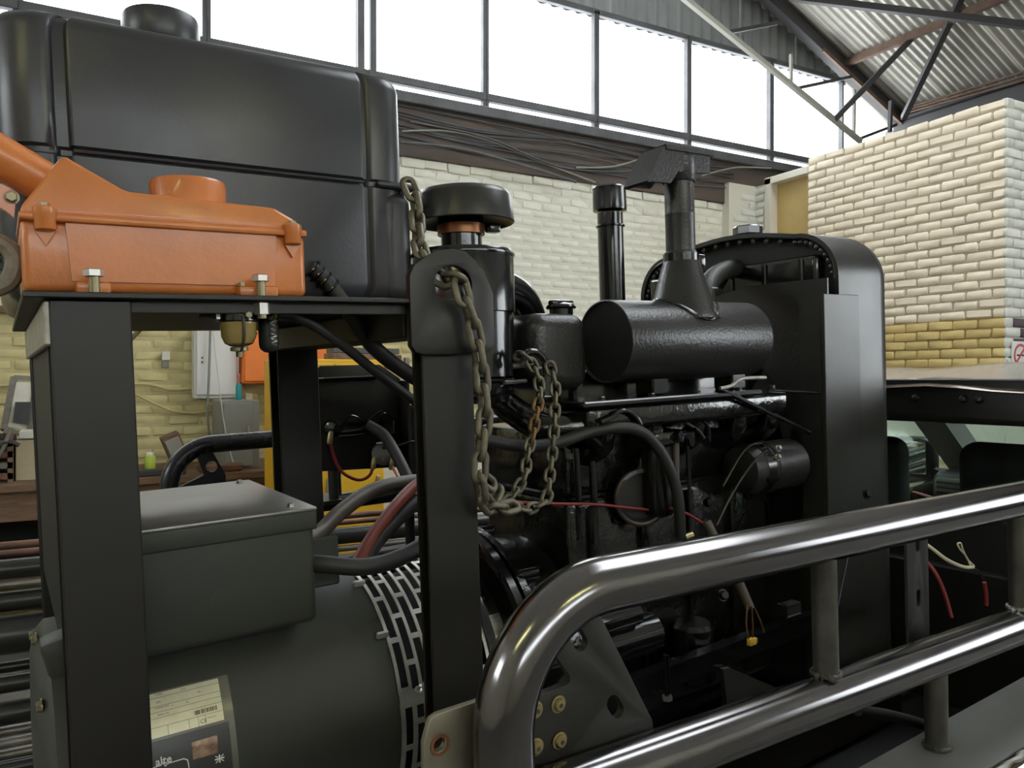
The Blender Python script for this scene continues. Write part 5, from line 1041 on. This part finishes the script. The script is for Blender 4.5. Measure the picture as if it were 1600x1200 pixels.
part('collar', lathe(BM(), [(0.037, 0.40), (0.046, 0.402), (0.0465, 0.41), (0.0455, 0.455), (0.047, 0.462), (0.043, 0.466), (0.038, 0.462), (0.038, 0.44)], (bp_.x, 1.6, 0), (0, 0, 1), 32), 'black_gloss', br_)
part('clamp', tube(BM(), [V((bp_.x + math.cos(a) * 0.037, 1.6 + math.sin(a) * 0.037, 0.36)) for a in [2 * math.pi * i / 28 for i in range(28)]], 0.003, 6, closed=True), 'black_gloss', br_)
# ------------------------------------------------------------------ radiator
ra = thing('radiator', 'black radiator with rounded hood and filler cap', 'radiator', (1.95, 1.57, SK + 0.10))
def arch(y0, y1, zt, r, crown, zb_, k=10):
    out = [(y0, zb_)]
    for j in range(k + 1):
        a = math.radians(180 - 90 * j / k); out.append((y0 + r + r * math.cos(a), zt - r + r * math.sin(a)))
    for j in range(1, k): 
        t = j / k; out.append((y0 + r + (y1 - y0 - 2 * r) * t, zt + crown * math.sin(math.pi * t)))
    for j in range(k + 1):
        a = math.radians(90 - 90 * j / k); out.append((y1 - r + r * math.cos(a), zt - r + r * math.sin(a)))
    out.append((y1, zb_)); return out
HX0, HX1 = 1.835, 2.075; zbot = SK + 0.10
A0 = arch(1.200, 1.945, 0.325, 0.13, 0.030, zbot); A1 = arch(1.212, 1.933, 0.313, 0.12, 0.030, zbot)
bm = BM(); n = len(A0); xsx = [HX0, HX0 + 0.02, HX1 - 0.05, HX1 - 0.018, HX1]; insx = [0, 0, 0, 0.006, 0.022]
R_ = []
for x, ins in zip(xsx, insx): R_.append([bm.verts.new((x, 1.5725 + (y - 1.5725) * (1 - ins / 0.37), z - ins if z > 0 else z)) for y, z in A0])
for P_, Q_ in zip(R_, R_[1:]):
    for i in range(n - 1): bm.faces.new((P_[i], P_[i + 1], Q_[i + 1], Q_[i]))
inner = [bm.verts.new((HX0, y, z)) for y, z in A1]; inner2 = [bm.verts.new((HX1 - 0.01, y, z)) for y, z in A1]
for i in range(n - 1): bm.faces.new((R_[0][i], R_[0][i + 1], inner[i + 1], inner[i])); bm.faces.new((inner[i], inner[i + 1], inner2[i + 1], inner2[i]))
part('hood', bm, 'hood_black', ra, 40)
F0 = arch(1.222, 1.923, 0.303, 0.115, 0.030, 0.0)
bm = BM(); tube(bm, [V((HX0 + 0.004, y, z)) for y, z in A1[1:-1]], 0.0045, 8); part('hood_bead', bm, 'black_gloss', ra)
for i in range(2, len(F0) - 2, 1):
    y, z = F0[i]; part('rivet', lathe(BM(), [(0.0085, 0), (0.0075, 0.004), (0.003, 0.006)], (HX0 + 0.012, y, z), (-1, 0, 0), 10), 'hood_black', ra)
bm = BM(); v_ = [bm.verts.new((HX0 + 0.03, y, z)) for y, z in A1]; bm.faces.new(v_); part('core_back', bm, 'deep_black', ra)
part('header_tank', box(BM(), (HX0 - 0.005, 1.26, 0.17), (HX0 + 0.05, 1.90, 0.262), 0.015, 3), 'black_gloss', ra)
for k in range(5): part('tank_rib', box(BM(), (HX0 - 0.014, 1.30 + k * 0.12, 0.18), (HX0 - 0.004, 1.315 + k * 0.12, 0.255), 0.003, 1), 'black_gloss', ra)
t0 = T(1168, 447, x=1.79); t1 = T(1312, 424, x=1.79)
bm = BM(); plate(bm, [(1.205, -0.75), (1.94, -0.75), (1.94, 0.12), (t0.y, t0.z), (1.205, 0.190)], [circle2(1.60, -0.24, 0.275, 48)], (1.795, 0, 0), (0, 1, 0), (0, 0, 1), 0.006); part('fan_shroud', bm, 'black_muffler', ra)
for s in (0, 1): part('shroud_side', box(BM(), (1.795, 1.205 if s == 0 else 1.93, -0.75), (HX0 + 0.02, 1.212 if s == 0 else 1.937, 0.12), 0.002, 1), 'black_gloss', ra)
fan = part('fan_hub', lathe(BM(), [(0.05, 0), (0.05, 0.03), (0.03, 0.05)], (1.765, 1.60, -0.24), (1, 0, 0), 24), 'black_gloss', ra)
for k in range(6):
    a = k * math.pi / 3; d = V((0, math.cos(a), math.sin(a))); e = V((0, -math.sin(a), math.cos(a))); o_ = V((1.785, 1.60, -0.24))
    part('fan_blade', prism(BM(), [o_ + d * 0.04 + e * 0.03 + V((0.012, 0, 0)), o_ + d * 0.255 + e * 0.06 + V((0.018, 0, 0)), o_ + d * 0.255 - e * 0.05 - V((0.018, 0, 0)), o_ + d * 0.04 - e * 0.03 - V((0.012, 0, 0))], (0.002, 0, 0)), 'black_gloss', fan)
xq0 = T(1285, 460, y=1.19).x; xq1 = T(1340, 460, y=1.19).x; zq = T(1310, 460, y=1.19).z
part('side_guard', box(BM(), (xq0, 1.186, zbot), (xq1, 1.198, zq), 0.0015, 1), 'hood_black', ra)
part('side_guard_return', box(BM(), (xq0, 1.198, zbot), (xq0 + 0.004, 1.26, zq)), 'hood_black', ra)
cc = T(1168, 354, x=1.95)
fnk = part('filler_neck', lathe(BM(), [(0.036, -0.03), (0.036, 0.012)], (1.95, cc.y, 0.357), (0, 0, 1), 28), 'black_gloss', ra)
part('filler_cap', lathe(BM(), [(0.040, 0.010), (0.0445, 0.013), (0.0445, 0.034), (0.040, 0.038), (0.02, 0.040)], (1.95, cc.y, 0.357), (0, 0, 1), 8), 'black_gloss', fnk)
part('top_hose', tube(BM(), cr([T(1100, 500, y=1.42), T(1104, 452, y=1.45), T(1122, 428, y=1.50), T(1150, 420, y=1.54), V((1.84, 1.6, 0.215))], 6), 0.027, 18), 'black_rubber', ra, 60)
part('hose_clamp', tube(BM(), [T(1104, 452, y=1.45) + V((math.cos(a) * 0.029, math.sin(a) * 0.029, 0)) for a in [2 * math.pi * i / 24 for i in range(24)]], 0.003, 6, closed=True), 'cut_steel', ra)
part('tie_rod', tube(BM(), [T(1200, 610, y=1.20), T(1280, 614, y=1.20)], 0.004, 8), 'black_gloss', ra)
# ------------------------------------------------------------------ instrument panel
ip = thing('instrument_panel', 'black instrument panel seen from behind with loose gauge wiring', 'panel', T(560, 735, y=2.16))
PYp = 2.16
def ppx(lst, y=PYp): return [(t_.x, t_.z) for t_ in (T(a, b, y=y) for a, b in lst)]
bm = BM(); plate(bm, ppx([(496, 576), (500, 572), (592, 570), (624, 592), (626, 729), (500, 736)]), [], (0, PYp, 0), (1, 0, 0), (0, 0, 1), 0.008, 0.001); part('panel_sheet', bm, 'black_satin', ip)
a = T(496, 590, y=PYp); b = T(626, 590, y=PYp)
part('top_lip', box(BM(), (a.x, PYp - 0.05, a.z - 0.006), (T(590, 590, y=PYp).x, PYp, a.z), 0.002, 1), 'black_satin', ip)
part('side_lip', box(BM(), (b.x - 0.01, PYp - 0.06, T(600, 729, y=PYp).z), (b.x, PYp, T(600, 595, y=PYp).z), 0.002, 1), 'black_satin', ip)
part('stand', tube(BM(), [T(520, 733, y=PYp + 0.02), V((T(520, 733, y=PYp + 0.02).x, PYp + 0.02, -0.40))], 0.015, 12), 'black_satin', ip)
part('stand_foot', box(BM(), (T(520, 733, y=PYp).x - 0.03, PYp, -0.40), (T(520, 733, y=PYp).x + 0.03, 2.30, -0.388)), 'black_satin', ip)
g = part('gauge_body', lathe(BM(), [(0.034, 0), (0.036, 0.004), (0.036, 0.03), (0.030, 0.034)], T(598, 708, y=PYp - 0.005), (-0.25, -1, 0.05), 28), 'pipe_grey', ip)
part('gauge_stud', lathe(BM(), [(0.006, 0.034), (0.006, 0.044)], T(594, 716, y=PYp - 0.005), (-0.25, -1, 0.05), 8), 'brass', g)
part('gauge_bracket', box(BM(), T(592, 694, y=PYp - 0.045), T(602, 690, y=PYp - 0.02), 0.003, 1), 'paper', g)
part('key_switch', lathe(BM(), [(0.025, 0), (0.025, 0.03), (0.02, 0.04), (0.012, 0.055)], T(517, 668, y=PYp - 0.005), (0, -1, 0), 20), 'black_gloss', ip)
part('fuse_holder', box(BM(), T(530, 674, y=PYp - 0.005), T(576, 658, y=PYp - 0.03), 0.004, 2), 'black_gloss', ip)
part('connector', box(BM(), T(592, 678, y=PYp - 0.005), T(616, 656, y=PYp - 0.03), 0.004, 2), 'black_gloss', ip)
for pp in ([(540, 664), (546, 650), (560, 653), (566, 662)], [(590, 660), (598, 646), (610, 652), (612, 668)], [(572, 660), (585, 648), (596, 642)], [(530, 682), (556, 680), (576, 676)]): pipe('loom_wire', pp, PYp - 0.03, 0.0035, 'black_gloss', ip)
# ================================================================== hoses, wires, chain
def hose(name, pp, y, r, m, lab, cat='hose', k=7, n=12):
    ys = y if isinstance(y, (list, tuple)) else [y] * len(pp)
    return solo(name, tube(BM(), cr([T(a, b, y=yy) for (a, b), yy in zip(pp, ys)], k), r, n), m, lab, cat, smooth=60)
hose('fuel_hose', [(432, 491), (450, 492), (480, 503), (530, 535), (590, 583), (652, 630)], [1.165, 1.17, 1.18, 1.20, 1.23, 1.27], 0.0085, 'black_rubber', 'thin black hose running down from the fuel filter to the lifting post')
hose('tank_hose', [(486, 420), (503, 432), (528, 462), (548, 492), (580, 538), (620, 572), (658, 596)], [1.34, 1.335, 1.33, 1.33, 1.33, 1.33, 1.33], 0.0145, 'black_rubber', 'thick black hose dropping from under the tank past the platform')
hose('alternator_cable', [(478, 880), (510, 882), (560, 886), (600, 880), (640, 864), (690, 835)], [1.30, 1.275, 1.262, 1.262, 1.27, 1.29], 0.0155, 'black_rubber', 'heavy black cable lying across the slotted vent screen', 'cable')
hose('power_cable', [(470, 850), (500, 832), (530, 802), (570, 773), (610, 758), (665, 750)], [1.60, 1.66, 1.70, 1.74, 1.76, 1.80], 0.0185, 'brown_hose', 'thick greyish power cable rising behind the terminal box', 'cable')
hose('battery_cable', [(548, 900), (566, 865), (590, 826), (618, 790), (645, 762), (672, 745)], [1.47, 1.50, 1.54, 1.58, 1.62, 1.64], 0.0135, 'red_hose', 'dark red battery cable climbing from the vent screen', 'cable')
hose('earth_cable', [(560, 895), (585, 850), (610, 822), (632, 800), (652, 782)], [1.49, 1.54, 1.58, 1.60, 1.62], 0.018, 'black_rubber', 'thick black cable just under the dark red battery cable', 'cable')
hose('panel_loom', [(575, 664), (598, 678), (616, 705), (636, 745), (652, 790)], [2.12, 2.08, 2.0, 1.92, 1.85], 0.016, 'black_rubber', 'black sleeved loom curving down from the instrument panel', 'cable')
hose('panel_wire', [(516, 688), (522, 715), (535, 738), (560, 750), (578, 742), (583, 722)], 2.08, 0.0045, 'maroon_wire', 'maroon wire looping from the key switch to the gauge', 'wire')
hose('gauge_wire', [(612, 727), (622, 745), (640, 775), (655, 792)], [2.08, 2.05, 1.98, 1.94], 0.0042, 'pink_wire', 'pinkish wire falling from the gauge to the lifting post', 'wire')
hose('sensor_lead', [(598, 700), (620, 697), (645, 690), (668, 690)], 2.08, 0.0035, 'black_gloss', 'thin black lead running from the gauge to the post', 'wire')
for px, py, lab in ((516, 684, 'gold crimp terminal under the key switch'), (584, 724, 'gold crimp terminal left of the gauge'), (612, 725, 'gold crimp terminal right of the gauge')):
    solo('crimp_terminal', lathe(BM(), [(0.006, -0.018), (0.008, -0.01), (0.008, 0.01), (0.005, 0.018)], T(px, py, y=2.08), (0.2, 0, 1), 10), 'brass', lab, 'terminal')
hose('coolant_hose', [(745, 686), (770, 690), (820, 697), (870, 692), (920, 675), (965, 668), (1000, 674), (1028, 700), (1050, 742), (1060, 785), (1063, 838)], [1.26, 1.25, 1.23, 1.22, 1.21, 1.195, 1.19, 1.185, 1.18, 1.18, 1.19], 0.0125, 'black_rubber', 'long dull hose arching over the engine side behind the chain')
hose('engine_wire', [(760, 780), (820, 785), (870, 787), (930, 788), (980, 793), (1020, 797)], [1.20, 1.21, 1.22, 1.23, 1.24, 1.25], 0.0028, 'red_wire', 'thin red wire strung across the engine behind the chain', 'wire')
hose('engine_wire', [(1046, 794), (1070, 801), (1090, 812), (1112, 826)], 1.20, 0.0028, 'red_wire', 'short red wire end right of the coolant hose', 'wire')
hose('loom_sleeve', [(1104, 815), (1122, 850), (1150, 900), (1172, 950)], [1.19, 1.17, 1.15, 1.13], 0.0105, 'brown_hose', 'brown sleeved loom hanging below the upper rail', 'cable')
for i, (pp, lab) in enumerate([([(1168, 945), (1166, 975), (1170, 998)], 'leftmost bare wire of the loom tail'), ([(1174, 948), (1176, 975), (1176, 1000)], 'middle bare wire of the loom tail'), ([(1178, 948), (1188, 970), (1194, 988)], 'rightmost bare wire of the loom tail')]): hose('loom_tail', pp, 1.12, 0.0018, 'copper_clamp', lab, 'wire')
p = T(1175, 1002, y=1.12); cn_ = thing('plug_connector', 'small yellow plug at the end of the loom tail', 'plug', p)
part('body', box(BM(), p + V((-0.012, -0.006, -0.008)), p + V((0.010, 0.006, 0.008)), 0.002, 2), 'yellow_plug', cn_); part('pin', box(BM(), p + V((0.010, -0.004, -0.005)), p + V((0.016, 0.004, 0.005)), 0.001, 1), 'dull_brass', cn_)
hose('cream_cable', [(1440, 846), (1456, 857), (1480, 875), (1505, 886), (1520, 886)], [1.0, 0.98, 0.96, 0.95, 0.95], 0.0045, 'cream_wire', 'cream cable lying past the slotted strap', 'cable')
hose('twisted_wire', [(1518, 888), (1510, 870), (1500, 858), (1496, 850), (1501, 849), (1504, 858), (1512, 874), (1522, 884)], 0.95, 0.0022, 'cream_wire', 'yellowish twisted wire loop beside the cream cable', 'wire')
hose('black_lead', [(1520, 886), (1530, 895), (1538, 908)], 0.95, 0.0022, 'black_rubber', 'thin black lead ending in the red sleeve', 'wire')
hose('red_sleeve', [(1538, 910), (1541, 930), (1541, 946)], 0.95, 0.0048, 'red_wire', 'short red sleeve hanging at the right', 'sleeve')
hose('pink_cable', [(1385, 760), (1405, 764), (1435, 771), (1462, 779), (1500, 792), (1545, 818), (1585, 846)], [2.0, 1.95, 1.85, 1.75, 1.6, 1.45, 1.35], 0.0058, 'pink_wire', 'long pink cable passing behind the upper rail at the right', 'cable')
hose('red_cable', [(1440, 870), (1460, 893), (1475, 925), (1487, 965)], [1.15, 1.12, 1.1, 1.08], 0.0055, 'red_wire', 'red cable behind the slotted strap', 'cable')
hose('steel_stay', [(1325, 870), (1318, 905), (1309, 950)], 1.0, 0.0025, 'black_gloss', 'thin dark stay behind the first upright', 'rod')
hose('brake_tube', [(1340, 1110), (1400, 1120), (1455, 1140), (1440, 1170), (1380, 1200)], 0.95, 0.012, 'black_rubber', 'dark hose lying low in the load bed', 'hose')
# shiny cable ties round the thick tank hose
for i, (px, py) in enumerate(((488, 420), (496, 428), (506, 437), (517, 449))):
    p = T(px, py, y=1.335); d = (T(528, 462, y=1.335) - T(486, 420, y=1.335)).normalized(); u = d.cross(V((0, 1, 0))).normalized(); w = V((0, 1, 0))
    solo('cable_tie', tube(BM(), [p + (u * math.cos(a) + w * math.sin(a)) * 0.017 for a in [2 * math.pi * k / 20 for k in range(20)]], 0.003, 6, closed=True), 'black_gloss', ('top', 'second', 'third', 'lowest')[i] + ' glossy black tie wound round the thick tank hose', 'cable tie', group='ties on the tank hose')
# ------------------------------------------------------------------ chain
random.seed(3)
def link_mesh(m, pitch, wid, wire):
    pts = []; h = pitch / 2 + wire * 0.95 - wid
    for q in (1, -1):
        for k in range(9):
            a = -math.pi / 2 + math.pi * k / 8 + (0 if q > 0 else math.pi); pts.append(V((q * h + wid * math.cos(a), wid * math.sin(a), 0)))
    bm = BM(); tube(bm, pts, wire, 10, closed=True); return finish_mesh('link', bm, m, 80)
BIG = (0.0375, 0.0108, 0.0058); SML = (0.0205, 0.0085, 0.0036)
LM = {BIG: [link_mesh('chain_metal', *BIG), link_mesh('chain_rusty', *BIG)], SML: [link_mesh('chain_metal', *SML), link_mesh('chain_rusty', *SML)]}
ch_ = thing('lifting_chain', 'heavy tarnished steel chain hanging from the lifting eye and looped over the engine', 'chain', T(760, 790, y=1.09))
def strand(pp, roll0=0.0, rust=(), wob=0.12, kind=BIG):
    path = cr([T(a, b, y=y) for a, b, y in pp], 14); d = [0.0]
    for a, b in zip(path, path[1:]): d.append(d[-1] + (b - a).length)
    n = max(2, round(d[-1] / kind[0])); 
    def at(s):
        s = min(max(s, 0), d[-1])
        for i in range(len(d) - 1):
            if d[i + 1] >= s: return path[i].lerp(path[i + 1], (s - d[i]) / max(1e-9, d[i + 1] - d[i]))
        return path[-1]
    for i in range(n):
        s = (i + 0.5) * d[-1] / n; c = at(s); t = (at(s + 0.008) - at(s - 0.008)).normalized()
        view = c.normalized(); side = t.cross(view).normalized(); nrm = side.cross(t).normalized()
        a = roll0 + (math.pi / 2 if i % 2 else 0) + random.uniform(-wob, wob); w = side * math.cos(a) + nrm * math.sin(a); u = t.cross(w)
        o = bpy.data.objects.new('link', LM[kind][1 if i in rust else 0]); COL.objects.link(o); o.parent = ch_
        m = Matrix((( t.x, w.x, u.x, 0), (t.y, w.y, u.y, 0), (t.z, w.z, u.z, 0), (0, 0, 0, 1))); m.translation = c - BASE[ch_]; o.matrix_local = m
strand([(637, 284, 1.28), (650, 318, 1.255), (652, 350, 1.235), (656, 385, 1.20), (668, 415, 1.165), (690, 436, 1.145), (715, 436, 1.105), (724, 462, 1.088), (737, 500, 1.088), (747, 545, 1.09), (754, 600, 1.09), (757, 650, 1.09), (752, 700, 1.09), (750, 745, 1.09), (756, 780, 1.10), (775, 795, 1.12), (805, 790, 1.14)], 0.5)
strand([(806, 556, 1.25), (826, 562, 1.215), (840, 590, 1.20), (843, 618, 1.195), (838, 645, 1.19), (832, 680, 1.19), (824, 710, 1.185), (819, 745, 1.18), (800, 775, 1.18), (786, 790, 1.18)], 0.3, rust=(6, 7, 8, 9), kind=SML)
strand([(858, 568, 1.21), (867, 600, 1.20), (867, 640, 1.195), (865, 680, 1.19), (862, 715, 1.19), (858, 750, 1.185), (853, 780, 1.18), (828, 795, 1.175), (800, 790, 1.17)], 0.2, kind=SML)
strand([(750, 745, 1.14), (768, 758, 1.15), (772, 778, 1.155), (760, 790, 1.15)], 0.8)
hk = thing('engine_lifting_eye', 'dark hooked lifting eye on the engine holding the chain loop', 'hook', T(828, 575, y=1.24))
part('eye', tube(BM(), cr([T(a, b, y=1.245) for a, b in ((816, 572), (818, 556), (830, 549), (845, 555), (852, 572), (850, 600))], 6), 0.007, 10), 'black_gloss', hk)
part('cross_pin', tube(BM(), [T(800, 572, y=1.25), T(832, 568, y=1.24)], 0.006, 10), 'chain_metal', hk)
part('plate', box(BM(), T(845, 620, y=1.26), T(862, 575, y=1.25), 0.003, 1), 'black_gloss', hk)
